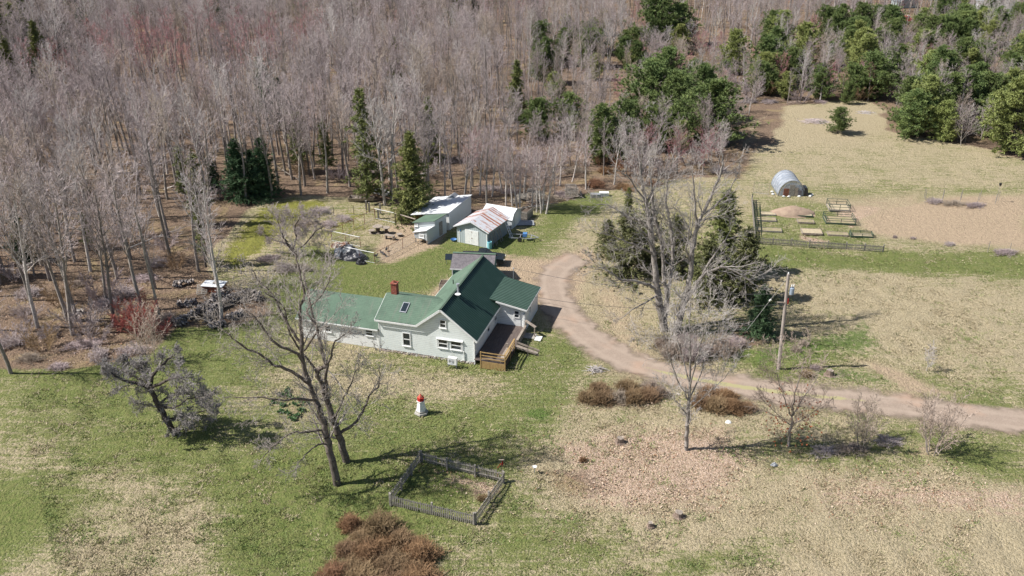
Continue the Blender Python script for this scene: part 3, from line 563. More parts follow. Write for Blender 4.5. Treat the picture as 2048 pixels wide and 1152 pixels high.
# the rest of the wood: one object, instances of the same trees through geometry nodes
def far_wood(pts, name, label):
    col = bpy.data.collections.new('far wood sources'); srcs = []
    for i, (a, b) in enumerate(FV):
        me = a.copy(); va = np.zeros(len(a.vertices) * 3, np.float32); a.vertices.foreach_get('co', va); vb = np.zeros(len(b.vertices) * 3, np.float32); b.vertices.foreach_get('co', vb)
        fa = np.array([p.vertices[:] for p in a.polygons]); fb = np.array([p.vertices[:] for p in b.polygons]) + len(a.vertices)
        j = mesh_np('bare_tree_whole_' + 'abcdefghi'[i], np.concatenate([va, vb]), F4=np.concatenate([fa, fb]), mats=[a.materials[0], b.materials[0]], mi=np.concatenate([np.zeros(len(fa)), np.ones(len(fb))]))
        o = bpy.data.objects.new('source_' + 'abcdefghi'[i], j); col.objects.link(o)
    me = bpy.data.meshes.new(name); P = np.array([(x, y, 0) for x, y, s, v in pts], np.float32); me.vertices.add(len(P)); me.vertices.foreach_set('co', P.ravel())
    for k, typ, arr in (('sc', 'FLOAT', [q[2] for q in pts]), ('kind_index', 'INT', [q[3] for q in pts]), ('rot', 'FLOAT', [random.uniform(0, 6.28) for q in pts])):
        at = me.attributes.new(k, typ, 'POINT'); at.data.foreach_set('value', np.array(arr, np.float32 if typ == 'FLOAT' else np.int32))
    o = link(name, me); ng = bpy.data.node_groups.new('wood instances', 'GeometryNodeTree')
    ng.interface.new_socket('Geometry', in_out='INPUT', socket_type='NodeSocketGeometry'); ng.interface.new_socket('Geometry', in_out='OUTPUT', socket_type='NodeSocketGeometry')
    gi = ng.nodes.new('NodeGroupInput'); go = ng.nodes.new('NodeGroupOutput'); ci = ng.nodes.new('GeometryNodeCollectionInfo'); ci.inputs['Collection'].default_value = col; ci.inputs['Separate Children'].default_value = True
    ip = ng.nodes.new('GeometryNodeInstanceOnPoints'); ip.inputs['Pick Instance'].default_value = True
    def attr(nm, ty): n = ng.nodes.new('GeometryNodeInputNamedAttribute'); n.data_type = ty; n.inputs['Name'].default_value = nm; return n.outputs[0]
    cx = ng.nodes.new('ShaderNodeCombineXYZ'); ng.links.new(attr('rot', 'FLOAT'), cx.inputs[2])
    L = ng.links.new; L(gi.outputs[0], ip.inputs['Points']); L(ci.outputs[0], ip.inputs['Instance']); L(attr('kind_index', 'INT'), ip.inputs['Instance Index']); L(cx.outputs[0], ip.inputs['Rotation']); L(attr('sc', 'FLOAT'), ip.inputs['Scale']); L(ip.outputs[0], go.inputs[0])
    md = o.modifiers.new('instances', 'NODES'); md.node_group = ng
    return tag(o, label, 'woodland', kind='stuff')
far_wood(far_b, 'distant_wood', 'mass of bare grey and reddish trees filling the far part of the wood')
print('TREES near', len(near_b), 'far', len(far_b), 'pines', len(pines))
for k in range(16):
    q = near_b[int(4 + k * 5.5)]; px, py = PX(q[0], q[1]); t = thing('fallen_tree', 'fallen grey trunk' + rowof(px, py), 'fallen tree', (q[0] + 1.2, q[1] - .8, .12), random.uniform(0, 6.28), 'fallen trunks in the wood'); t.rotation_euler[1] = R(random.choice((88, 84, 68))); t.scale = (.45, .45, .6); link('trunk', FV[(2, 6, 3)[k % 3]][0], t)
# undergrowth bushes inside the wood edge
bs = []
UB = [(30, 690), (90, 700), (190, 690), (250, 640), (60, 640), (120, 610), (200, 600), (170, 660), (30, 560), (350, 540), (330, 500), (270, 480), (430, 400), (600, 350), (680, 360), (740, 350), (860, 350), (960, 340), (1010, 345), (1060, 330), (1120, 330), (1200, 330), (1245, 345), (1190, 300), (1150, 280), (1350, 260), (1380, 330), (1430, 310), (1500, 200), (1540, 190), (1600, 205), (1450, 230), (1480, 180), (1560, 150), (1650, 190), (1900, 270), (1960, 250), (1720, 200), (1330, 350), (1280, 350), (1460, 120), (1410, 140), (1440, 170), (1930, 200), (1880, 215)]
for k, (px, py) in enumerate(UB):
    v = 3 if 1180 < px < 1260 and py > 290 else (0, 1, 2, 0)[k % 4]; place_tree('bush', BUSH[v], G(px, py), random.uniform(.8, 1.5) * (1.25 if px > 1250 else 1), ('rusty orange', ) [0] + ' leafless bush ' + where(px) if v == 3 else ('grey', 'brown', 'mauve')[v] + ' leafless bush ' + where(px), 'bush', 'bushes under the wood edge')
# ------------------------------------------------------------------ the farmhouse
HA = (-3.393, 70.72, 0); HR = R(-16.3)
def H2W(a, b, z=0.): return np.array([HA[0] + a * math.cos(HR) - b * math.sin(HR), HA[1] + a * math.sin(HR) + b * math.cos(HR), z])
def window(parent, o, u, n, w, h, rail=True, frame_mat=None, name='window', sill=True, mull=False):
    """o: lower left outside corner, u: along the wall, n: outward"""
    o, u, n = Vector(o), Vector(u), Vector(n); z = Vector((0, 0, 1)); f = .09; d = .06
    def bx(mb, a0, a1, z0, z1, d0, d1):
        c = [o + u * a + z * zz + n * q for q in (d0, d1) for a, zz in ((a0, z0), (a1, z0), (a1, z1), (a0, z1))]
        mb.add(c, [(3, 2, 1, 0), (4, 5, 6, 7), (0, 1, 5, 4), (1, 2, 6, 5), (2, 3, 7, 6), (3, 0, 4, 7)])
    fr = MB(); bx(fr, 0, w, 0, f, 0, d); bx(fr, 0, w, h - f, h, 0, d); bx(fr, 0, f, f, h - f, 0, d); bx(fr, w - f, w, f, h - f, 0, d)
    if rail: bx(fr, f, w - f, h / 2 - .035, h / 2 + .035, 0, d * .8)
    if mull: bx(fr, w / 2 - .03, w / 2 + .03, f, h - f, 0, d * .75)
    if sill: bx(fr, -.05, w + .05, -.05, 0, 0, d + .05)
    wo = fr.build(name, frame_mat or m_trim, parent); g = MB(); bx(g, f, w - f, f, h - f, .002, .02); g.build('pane', m_glass, wo)
    c = MB(); bx(c, f + .02, w - f - .02, h * .56, h - f - .03, .021, .026)
    return wo
house = thing('farmhouse', 'white and mint sided farmhouse with green roofs, brick chimney and long low left wing', 'house', HA, HR)
X_, Y_, Z_ = (1, 0, 0), (0, 1, 0), (0, 0, 1)
mw = MB()
prof = [(-6.2, 0), (0, 0), (0, 2.5), (-3.06, 4.93), (-6.2, 2.44)]; mw.prism(prof, 0, 11.9); mw.build('main_wall', m_siding, house)
fw = MB(); fw.prism([(-9.3, .0), (-.004, .0), (-.004, 2.46), (-3.06, 4.89), (-5.35, 3.02), (-9.3, 3.02)], -.03, .0); fw.build('front_wall', m_green_siding, house, label='mint green clapboard front wall with gable')
ew = MB(); ew.prism([(0, 0), (5.4, 0), (5.4, 3.02), (2.7, 4.3), (0, 3.02)], -9.3, -6.2, axis='x'); ew.build('middle_wall', m_green_siding, house)
ww = MB(); ww.prism([(.05, -.12), (5.2, -.12), (5.2, 1.9), (2.65, 3.68), (.05, 1.9)], -17.6, -9.303, axis='x'); ww.build('wing_wall', m_wing, house, label='white painted low wing wall, worn near the ground')
pw = MB(); pw.prism([(-.02, .0), (2.85, 0), (2.85, 2.36), (-.02, 2.86)], 6.9, 11.6); pw.build('porch_wall', m_siding, house)
# roofs
def RZ(a): return 5.1 - .8 * abs(a + 3.06)
r1 = MB(); r1.slab([(-3.06, -.3, 5.1), (.34, -.3, RZ(.34)), (.34, 7.1, RZ(.34)), (-3.06, 7.1, 5.1)], .12); r1.slab([(-3.06, 7.1, 5.1), (0.1, 7.1, RZ(.1)), (.1, 12.1, RZ(.1)), (-3.06, 12.1, 5.1)], .12)
for k in range(54):
    b = -.25 + k * .3
    if b > 12: break
    r1.beam((-3.0, b, RZ(-3.0) + .012), ((.33 if b < 7.05 else .1), b, RZ(.33 if b < 7.05 else .1) + .012), .05, .06)
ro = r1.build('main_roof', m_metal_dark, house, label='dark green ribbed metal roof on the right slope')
MB().tube([(-3.2, -.3, 5.07), (-3.05, -.33, 5.14), (-3.05, 12.12, 5.14)], .05, 6).beam((-3.06, -.3, 5.13), (-3.06, 12.1, 5.13), .22, .05).build('ridge_cap', m_shingle, house)
r2 = MB(); r2.slab([(-5.49, -.3, RZ(-5.49)), (-3.06, -.3, 5.098), (-3.06, 5.7, 5.098), (-5.49, 5.7, RZ(-5.49))], .12); r2.slab([(-6.42, 5.7, RZ(-6.42)), (-3.06, 5.7, 5.098), (-3.06, 12.1, 5.098), (-6.42, 12.1, RZ(-6.42))], .12)
r2.build('left_roof', m_shingle, house, label='pale green asphalt shingle roof on the left slope')
r3 = MB(); r3.slab([(-9.55, -.28, 3.16), (-5.44, -.28, 3.16), (-3.8, 2.7, 4.46), (-9.55, 2.7, 4.46)], .12); r3.slab([(-9.55, 2.7, 4.46), (-3.8, 2.7, 4.46), (-5.44, 5.68, 3.16), (-9.55, 5.68, 3.16)], .12); r3.build('middle_roof', m_shingle, house)
r4 = MB(); r4.slab([(-17.85, -.2, 2.0), (-9.36, -.2, 2.0), (-9.36, 2.65, 3.86), (-17.85, 2.65, 3.80)], .1); r4.slab([(-17.85, 2.65, 3.8), (-9.36, 2.65, 3.86), (-9.36, 5.45, 2.0), (-17.85, 5.45, 2.0)], .1); r4.build('wing_roof', m_shingle, house)
r5 = MB(); r5.slab([(-.66, 6.55, 3.21), (3.08, 6.55, 2.52), (3.08, 11.8, 2.52), (-.66, 11.8, 3.21)], .1)
for k in range(18): b = 6.6 + k * .3; r5.beam((-.6, b, 3.21), (3.07, b, 2.535), .05, .05)
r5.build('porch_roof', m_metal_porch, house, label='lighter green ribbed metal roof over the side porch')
# trim boards
tr = MB()
tr.beam((-3.06, -.33, 5.0), (.36, -.33, 2.26), .05, .2); tr.beam((-3.06, -.33, 5.0), (-5.5, -.33, 3.03), .05, .2); tr.beam((-5.5, -.31, 3.03), (-9.57, -.31, 3.03), .05, .16); tr.beam((.37, -.33, 2.26), (.37, 7.1, 2.26), .05, .14)
tr.beam((3.1, 6.52, 2.42), (3.1, 11.82, 2.42), .05, .14); tr.beam((-.0, 6.52, 2.98), (3.1, 6.52, 2.42), .05, .15); tr.beam((-17.87, -.22, 1.93), (-9.38, -.22, 1.93), .05, .12); tr.beam((-6.44, 5.8, 2.33), (-6.44, 12.1, 2.33), .05, .12)
tr.box(-.1, .02, -.055, .06, 0, 2.4); tr.box(-9.33, -9.22, -.055, .02, 0, 3.0); tr.box(-9.58, -9.52, -.3, 2.7, 3.0, 3.04); tr.beam((-9.57, -.28, 3.06), (-9.57, 2.7, 4.36), .04, .13); tr.build('trim', m_trim, house)
fd = MB()
for k in range(70):
    a = -9.3 + k * .134 + random.uniform(-.03, .03)
    fd.rock((a, -.06 + random.uniform(-.05, .03), -.16 + random.uniform(-.06, .06)), random.uniform(.11, .19), 1, .7, .8, 1 if random.random() < .3 else 0)
fd.build('stone_foundation', [m_stone, m_conc], house); fb = MB(); fb.box(-9.25, -.05, -.0, .3, -.4, -.003); fb.box(-17.5, -9.3, .12, .4, -.4, -.125); fb.box(-.3, .1, .0, 6.9, -.3, -.003); fb.build('sill_wall', m_conc, house)
nf = (0, -1, 0)
for a, z, w_, h_, mu in ((-6.98, .66, .82, 1.42, 0), (-3.5, 1.02, .98, .92, 0), (-2.3, 1.02, 1.12, .92, 0), (-3.28, 3.1, .66, .88, 0)): window(house, (a, -.031, z), X_, nf, w_, h_)
for a, z, w_, h_ in ((-14.95, .86, .7, .78), (-10.76, 1.12, .82, .66)): window(house, (a, .049, z), X_, nf, w_, h_)
hd = MB(); hd.slab([(-3.62, -.2, 1.98), (-1.06, -.2, 1.98), (-1.06, -.03, 2.06), (-3.62, -.03, 2.06)], .06); hd.box(-3.62, -3.54, -.08, -.03, .95, 1.92); hd.box(-1.14, -1.06, -.08, -.03, .95, 1.92); hd.build('window_hood', m_trim, house)
for b in (3.7, 6.0): window(house, (.001, b, .98), Y_, X_, .72, .95)
window(house, (2.851, 8.2, 1.2), Y_, X_, .5, .8)
dr = MB(); dr.box(1.62, 2.4, 6.86, 6.9, .36, 2.28); d_o = dr.build('door', m_trim, house); window(d_o, (1.72, 6.859, 1.35), X_, nf, .58, .85, name='door_window', sill=False); MB().tube([(1.72, 6.8, 1.2), (1.72, 6.86, 1.2)], .035, 8).build('handle', m_galv, d_o)
ch = MB(); ch.box(-9.05, -8.5, 2.6, 3.15, 3.9, 5.45); ch.box(-9.1, -8.45, 2.55, 3.2, 5.45, 5.55); cho = ch.build('chimney', m_brick, house); MB().lathe([(.12, 0), (.14, .16), (.09, .16), (.09, .02)], (-8.78, 2.88, 5.551), 10).build('flue', m_rust, cho)
sk = MB(); sl_ = (4.46 - 3.16) / 2.98
def on_ell(a, b, up): return (a, b, 3.16 + (b + .28) * sl_ + up)
sk.slab([on_ell(-7.5, .75, .1), on_ell(-6.85, .75, .1), on_ell(-6.85, 1.85, .1), on_ell(-7.5, 1.85, .1)], .12); sko = sk.build('skylight', m_galv, house); MB().slab([on_ell(-7.43, .83, .112), on_ell(-6.92, .83, .112), on_ell(-6.92, 1.76, .112), on_ell(-7.43, 1.76, .112)], .01).build('pane', m_glass, sko)
MB().tube([(-2.7, 3.5, 4.7), (-2.7, 3.5, 5.75)], .1, 12).tube([(-2.7, 3.5, 5.8), (-2.7, 3.5, 5.95)], .16, 12).build('stove_pipe', m_galv, house)
dd_ = MB(); dd_.tube([(-2.62, 3.25, 4.75), (-2.62, 3.15, 5.0)], .03, 6); dd_.lathe([(.02, 0), (.16, .03), (.26, .09), (.27, .10), (.0, .02)], (-2.6, 3.1, 4.98), 14); dd_.build('satellite_dish', m_trim, house)
MB().tube([(-4.6, 7.4, 3.7), (-4.6, 7.4, 4.3)], .05, 8).build('vent_pipe', m_black, house)
MB().tube([(-.02, -.12, 2.2), (.06, -.12, 1.9), (.06, -.12, .1), (.1, -.3, -.05)], .05, 8).tube([(-9.42, -.05, 1.8), (-9.38, -.08, -.1)], .04, 6).tube([(-1.0, -.1, 1.0), (-1.0, -.1, .15), (-1.3, -.3, .05)], .045, 6).build('downspout', m_ltblue if False else m_trim, house)
MB().tube([(.2, 11.95, 2.3), (.2, 11.95, 4.1)], .035, 8).lathe([(.06, 0), (.08, .06), (.03, .12)], (.2, 11.95, 4.1), 8).build('service_mast', m_galv, house)
# deck
deck = thing('wooden_deck', 'wooden deck with yellow rails along the right wall of the farmhouse', 'deck', H2W(0, 0, 0), HR); dz = .5
fl = MB()
for k in range(49):
    b = -.38 + k * .148; fl.box(.06, 3.0, b, b + .14, dz - .04, dz)
fl.build('floor', m_deckfloor, deck)
rl = MB(); skm = MB()
for k in range(19): skm.box(.72 + k * .122, .72 + k * .122 + .115, -.45, -.42, -.25, dz - .02)
skm.build('front_skirt', m_yellow, deck)
for a in (.72, 3.0): rl.box(a - .045, a + .045, -.47, -.38, -.3, dz + .95)
for z in (.28, .58, .9): rl.beam((.72, -.43, dz + z), (3.0, -.43, dz + z), .04, .09)
for b in (1.2, 2.6): rl.box(2.96, 3.04, b - .045, b + .045, -.3, dz + .95)
for z in (.28, .58, .9): rl.beam((3.0, -.4, dz + z), (3.0, 2.6, dz + z), .04, .09)
rl.beam((3.0, -.45, dz + .97), (3.0, 2.65, dz + .97), .14, .04); rl.build('railing', m_yellow, deck)
bn = MB(); bn.box(2.45, 2.92, -.3, 1.9, dz + .32, dz + .38); bn.box(2.5, 2.56, -.2, 1.8, dz, dz + .32); bn.box(2.3, 2.5, 2.2, 2.3, dz, dz + .6); bn.build('bench', m_wood, deck)
sd = MB(); sd.box(2.9, 3.12, 3.5, 6.4, dz + .35, dz + .42); sd.box(2.98, 3.02, 3.5, 6.4, -.1, dz + .35); sd.build('side_parapet', m_wood, deck)
js = MB(); js.box(2.96, 3.0, -.4, 3.4, -.05, dz - .05)
js.build('rim_board', m_darkwood, deck)
rp = MB(); rp.slab([(3.02, 2.75, dz), (5.1, 2.9, .02), (5.1, 3.35, .02), (3.02, 3.35, dz)], .06); rp.beam((3.05, 2.65, dz + .1), (5.3, 2.8, .05), .06, .16); rp.beam((3.05, 3.45, dz + .15), (5.2, 3.45, .1), .06, .16); rp.build('ramp', m_wood, deck)
hn = MB(); hn.beam((2.95, 6.6, 1.35), (4.1, 6.1, 1.05), .3, .06); hn.box(3.95, 4.05, 6.05, 6.15, -.05, 1.05); hn.box(2.93, 3.03, 6.45, 6.6, 0, 1.3); hn.build('handrail', m_wood, deck)
cu = MB()
for k in range(9): cu.box(2.62 + .004 * k, 2.88, 6.72, 6.86, .5 + k * .17, .6 + k * .17)
cu.build('lattice', m_trim, deck)
o = MB().box(3.0, 4.1, 5.6, 6.6, 0, .06).build('paving_slab', m_conc, None); o.location = HA; o.rotation_euler[2] = HR; tag(o, 'large pale paving slab under the handrail beside the deck', 'slab')
o = MB().box(4.15, 4.75, 5.4, 6.3, 0, .055).build('paving_slab', m_trim, None); o.location = HA; o.rotation_euler[2] = HR; tag(o, 'smaller whitish paving slab at the outer end by the handrail', 'slab')
t = thing('garden_post', 'thin grey post with green cap beside the deck ramp', 'post', H2W(4.35, 2.45), 0); MB().box(-.03, .03, -.03, .03, 0, 1.5).build('post', m_wood, t); MB().box(-.09, .09, -.02, .02, 1.35, 1.5).build('cap', m_leaf, t)
hp = thing('heat_pump', 'white heat pump unit on legs in front of the mint gable wall', 'heat pump', H2W(-1.75, -1.05, -.15), HR)
MB().box(-.42, .42, -.17, .17, .3, .95).build('casing', m_trim, hp); MB().lathe([(.22, 0), (.22, .01), (.0, .015)], (0, 0, 0), 16)
g = MB()
for k in range(5): g.tube([(.25 * .2 * (k + 1) * math.cos(a) - .06, -.178, .62 + .25 * .2 * (k + 1) * math.sin(a)) for a in np.linspace(0, 6.28, 15)], .008, 4)
g.build('fan_grille', m_galv, hp); MB().box(-.4, -.35, -.16, .16, 0, .3).box(.35, .4, -.16, .16, 0, .3).box(-.45, .45, -.2, -.16, .25, .3).build('stand', m_galv, hp)
o = MB().rock((0, 0, .25), .3, 1, .8, 1.1).rock((.25, .1, .18), .2).build('garbage_bag', m_black, None, H2W(-7.0, 5.9), label=None); tag(o, 'black garbage bag on the lawn behind the house roof valley', 'bag')
# ------------------------------------------------------------------ sheds
def shed_garage():
    t = thing('garage', 'blue grey garage with rusty striped metal roof and white double doors', 'garage', G(974.8, 496.2), R(-27.5)); Wd = 4.1; D = 5.0; e = 2.1; pk = 2.95; c = -Wd / 2
    MB().prism([(-Wd, 0), (0, 0), (0, e), (c, pk), (-Wd, e)], 0, .12).build('front_wall', m_greywall, t)
    MB().box(-.1, -.003, .121, D, 0, e).box(-Wd + .003, -Wd + .1, .121, D, 0, e).build('side_wall', m_greywall2, t); MB().prism([(-Wd + .1, 0), (-.1, 0), (-.1, e), (c, pk - .03), (-Wd + .1, e)], D - .1, D - .002).build('back_wall', m_greywall, t)
    s = (pk - e) / (Wd / 2)
    def rz(a): return pk + .1 - s * abs(a - c)
    m, tt, p = newmat('rust striped metal', .5, .4); tc = N(tt, 'ShaderNodeTexCoord').outputs['Object']; mp = N(tt, 'ShaderNodeMapping'); mp.inputs['Scale'].default_value = (.05, 1.45, .05); tt.links.new(tc, mp.inputs[0])
    f = noise(tt, mp.outputs[0], 1.6, 3, .6); f2 = noise(tt, tc, 2.2, 4); st = stripes(tt, 1, .22, tc)
    col = mixc(tt, sharpen(tt, mathn(tt, 'ADD', f, mathn(tt, 'MULTIPLY', mathn(tt, 'SUBTRACT', f2, .5), .22)), .53, .57), (.60, .62, .66), (.36, .13, .07)); col = mixc(tt, mathn(tt, 'MULTIPLY', sharpen(tt, f2, .45, .7), .4), col, (.62, .45, .38)); col = mixc(tt, mathn(tt, 'MULTIPLY', sharpen(tt, st, .8, 1), .4), col, (.25, .14, .1))
    tt.links.new(col, p.inputs['Base Color']); bump(tt, p, st, .4, .03)
    a = MB().slab([(c, -.25, rz(c)), (.32, -.25, rz(.32)), (.32, D + .2, rz(.32)), (c, D + .2, rz(c))], .07).slab([(-Wd - .32, -.25, rz(-Wd - .32)), (c, -.25, rz(c)), (c, D + .2, rz(c)), (-Wd - .32, D + .2, rz(-Wd - .32))], .07)
    for k in range(25): b = -.2 + k * .22; a.beam((c + .05, b, rz(c) + .0), (.3, b, rz(.3) + .008), .03, .025); a.beam((c - .05, b, rz(c)), (-Wd - .3, b, rz(.3) + .008), .03, .025)
    a.build('roof', m, t); MB().beam((c, -.28, rz(c) - .06), (.34, -.28, rz(.34) - .06), .04, .12).beam((c, -.28, rz(c) - .06), (-Wd - .34, -.28, rz(.34) - .06), .04, .12).build('fascia', m_white_metal, t)
    for i, a0 in enumerate((-2.98, -2.06)):
        o = MB().box(a0, a0 + .9, -.05, -.003, .05, 1.85).build('door', m_trim, t)
    MB().box(-2.1, -2.0, -.09, -.05, .85, .9).box(-2.06, -2.03, -.08, -.05, 1.55, 1.7).build('latch', m_rust, t); MB().box(-3.85, -3.72, -.03, -.003, 0, 1.75).box(-.12, -.002, -.03, -.003, 0, e - .05).build('corner_board', m_trim, t); MB().box(-3.7, -3.55, -.06, -.004, 1.5, 1.65).build('sign_plate', m_blue, t)
shed_garage()
GA = G(974.8, 496.2); gr = R(-27.5)
def GW(a, b, z=0.): return np.array([GA[0] + a * math.cos(gr) - b * math.sin(gr), GA[1] + a * math.sin(gr) + b * math.cos(gr), z])
o = MB().lathe([(.26, 0), (.30, .1), (.30, .85), (.27, .9), (.24, .9), (.24, .2)], (0, 0, 0), 18).build('barrel', m_ltblue, None, GW(.32, -.05)); tag(o, 'pale blue plastic barrel at the near corner of the garage', 'barrel')
def tub(loc, lab, s=1.): o = MB().lathe([(.2 * s, 0), (.36 * s, .25 * s), (.38 * s, .25 * s), (.35 * s, .24 * s), (.2 * s, .04)], (0, 0, 0), 18).build('tub', m_blue, None, loc); tag(o, lab, 'tub')
tub(GW(-4.6, .0), 'small round blue tub at the left corner of the garage front')
for k, (b, dx) in enumerate(((.7, .5), (1.2, .8), (1.7, .4), (2.3, .9), (2.9, .6))):
    o = MB().beam((.06, b, 1.5), (.35 + dx * .4, b - .15, .02), .06 if k % 2 else .1, .04).build('leaning_plank', m_wood if k % 2 else m_wood2, None, None); o.location = GA; o.rotation_euler[2] = gr; tag(o, ['nearest plank', 'second plank', 'third plank', 'fourth plank', 'farthest plank'][k] + ' of five leaning on the shaded side wall of the garage', 'plank', 'planks leaning on the garage')
t = thing('wooden_ladder', 'pale ladder leaning against the rear side of the garage', 'ladder', GW(0, 0), gr); lb = MB(); lb.beam((.1, 4.1, 1.9), (1.25, 3.7, .05), .07, .05).beam((.1, 4.5, 1.9), (1.25, 4.1, .05), .07, .05); lb.build('rail', m_trim, t); lr = MB()
for k in range(6): u = .1 + k * .16; lr.beam((.1 + 1.15 * u, 4.1 - .4 * u, 1.9 - 1.85 * u), (.1 + 1.15 * u, 4.5 - .4 * u, 1.9 - 1.85 * u), .04)
lr.build('rung', m_trim, t)
t = thing('utility_trailer', 'grey metal frame trailer in the shade between garage and gambrel shed', 'trailer', GW(2.3, 4.0), gr + .35); q = MB()
for y in (-.6, .6): q.beam((-1.3, y, .45), (1.3, y, .45), .07)
for x in (-1.3, 0, 1.3): q.beam((x, -.6, .45), (x, .6, .45), .07)
q.beam((1.3, .6, .45), (2.2, 0, .4), .07).beam((1.3, -.6, .45), (2.2, 0, .4), .07); q.build('frame', m_galv, t)
for y in (-.72, .72):
    wh = MB(); wh.tube([(0, y - .08, .3), (0, y + .08, .3)], .28, 14).build('wheel', m_black, t)
MB().box(.3, .8, -.3, .3, .5, .9).build('toolbox', m_blue, t)
o = MB().slab([(-1.3, -.6, .12), (1.3, -.5, .1), (1.2, .7, .25), (-1.2, .8, .3)], .04).build('sheet_panel', m_galv, None, G(1048, 448.5)); tag(o, 'flat grey sheet lying beside the gambrel shed doors', 'panel')
# gambrel shed
t = thing('gambrel_shed', 'white barn-style shed with rounded roof behind the rusty-roofed garage', 'shed', G(1023.6, 458.9), R(-24.6)); Dp = 2.75; pf = [(0, 0), (Dp, 0), (Dp, 1.3), (Dp - .45, 1.85), (Dp / 2, 2.2), (.45, 1.85), (0, 1.3)]
MB().prism([(a, b) for a, b in pf], -4.0, 0, axis='x').build('wall', m_whitewall, t); rf = MB()
pp = [(-.1, 1.2), (.42, 1.9), (Dp / 2, 2.3), (Dp - .42, 1.9), (Dp + .1, 1.2)]
for i in range(4): (y0, z0), (y1, z1) = pp[i], pp[i + 1]; rf.slab([(-4.1, y0, z0), (.1, y0, z0), (.1, y1, z1), (-4.1, y1, z1)], .05)
rf.build('roof', m_white_metal, t); MB().box(.003, .04, .85, 1.37, .08, 1.75).box(.003, .04, 1.39, 1.9, .08, 1.75).build('door', m_trim, t)
# long shed
t = thing('open_shed', 'long white flat-roofed shed with open front holding rusty firewood, left of the garage', 'shed', G(899.3, 461), R(-21.8)); Ln = 6.5
MB().box(-.1, 0, 0, Ln, 0, 2.3).prism([(-5, 0), (-.1, 0), (-.1, 2.28), (-5, 1.32)], Ln - .1, Ln).box(-5, -4.9, 2.5, Ln - .1, 0, 1.3).build('wall', m_whitewall, t); MB().prism([(-2.2, .9), (-.1, .9), (-.1, 2.28), (-2.2, 1.86)], 0, .1).box(-.9, -.1, 0, .1, 0, .9).build('front_panel', m_trim, t)
MB().slab([(-5.2, -.2, 1.40), (.08, -.2, 2.42), (.08, Ln + .15, 2.42), (-5.2, Ln + .15, 1.40)], .07).build('roof', m_white_metal, t); fwd = MB()
for k in range(60): fwd.tube([(-4.7 + random.random() * 2.2, .3 + random.random() * .5, .15 + random.random() * .95), (-4.5 + random.random() * 2.2, 1.0, .15 + random.random() * .95)], .09, 6)
fwd.build('stacked_firewood', m_rust, t)
o = MB().prism([(-1.6, 0), (1.6, 0), (1.6, 1.5), (0, 2.45), (-1.6, 1.5)], 0, 2.2).build('wall', m_greywall, None); t = thing('rear_shed', 'small shed with grey gabled metal roof just behind the long white shed', 'shed', G(904, 391, 2.3) * [1, 1, 0], R(-15)); o.parent = t; t.scale = (.78, .5, .92)
MB().slab([(-1.8, -.2, 1.5), (0, -.2, 2.55), (0, 2.4, 2.55), (-1.8, 2.4, 1.5)], .06).slab([(0, -.2, 2.55), (1.8, -.2, 1.5), (1.8, 2.4, 1.5), (0, 2.4, 2.55)], .06).build('roof', m_galv, t)
# coop
t = thing('chicken_coop', 'white chicken coop with green upper roof and white lean-to front', 'coop', G(854.7, 489.2), R(-29.2))
MB().prism([(-3.0, .45), (0, .0), (0, 2.38), (-3.0, 1.62)], 1.72, 4.2).build('tall_wall', m_coopwall, t); MB().prism([(-1.75, .5), (-.0, .5), (-.0, 1.76), (-1.75, 1.2)], 0, 1.715).box(-.08, -.002, .02, 1.71, 0, .5).build('low_wall', m_coopwall, t)
MB().slab([(-3.2, 1.55, 1.64), (.1, 1.55, 2.48), (.1, 4.35, 2.48), (-3.2, 4.35, 1.64)], .06).build('upper_roof', m_shingle, t); MB().slab([(-1.95, -.15, 1.24), (.06, -.15, 1.85), (.06, 1.55, 1.85), (-1.95, 1.55, 1.24)], .05).build('lower_roof', m_white_metal, t)
MB().box(.003, .04, 2.6, 3.3, .15, 1.9).build('door', m_wood2, t); window(t, (-1.1, -.001, .75), X_, nf, .7, .45); window(t, (-2.9, 1.719, 1.2), X_, nf, .45, .4)
lg = MB()
for a, b in ((-1.7, .05), (-.05, .05), (-1.7, 1.6), (-2.9, 3.9), (-2.9, 2.0)): lg.box(a - .05, a + .05, b - .04, b + .04, 0, .5)
lg.beam((-1.5, 0, .45), (-1.2, -.4, .05), .06).beam((-1.0, 0, .45), (-.8, -.4, .05), .06); lg.build('leg', m_wood, t)
tub(G(836, 474), 'round blue tub beside the chicken coop in the dirt run', 1.2)
for k, (px, py, lab) in enumerate(((822, 425, 'left dark green compost bin behind the coop under the spruce'), (836, 421, 'right dark compost bin with white lid behind the coop'))):
    t = thing('compost_bin', lab, 'bin', G(px, py + 10), 0, 'bins behind the coop'); MB().lathe([(.45, 0), (.42, 1.0), (.38, 1.1)], n=12).build('body', m_darkgreen if k == 0 else m_black, t); MB().lathe([(.4, 1.1), (.38, 1.18), (.1, 1.25)], n=12).build('lid', m_darkgreen if k == 0 else m_trim, t)
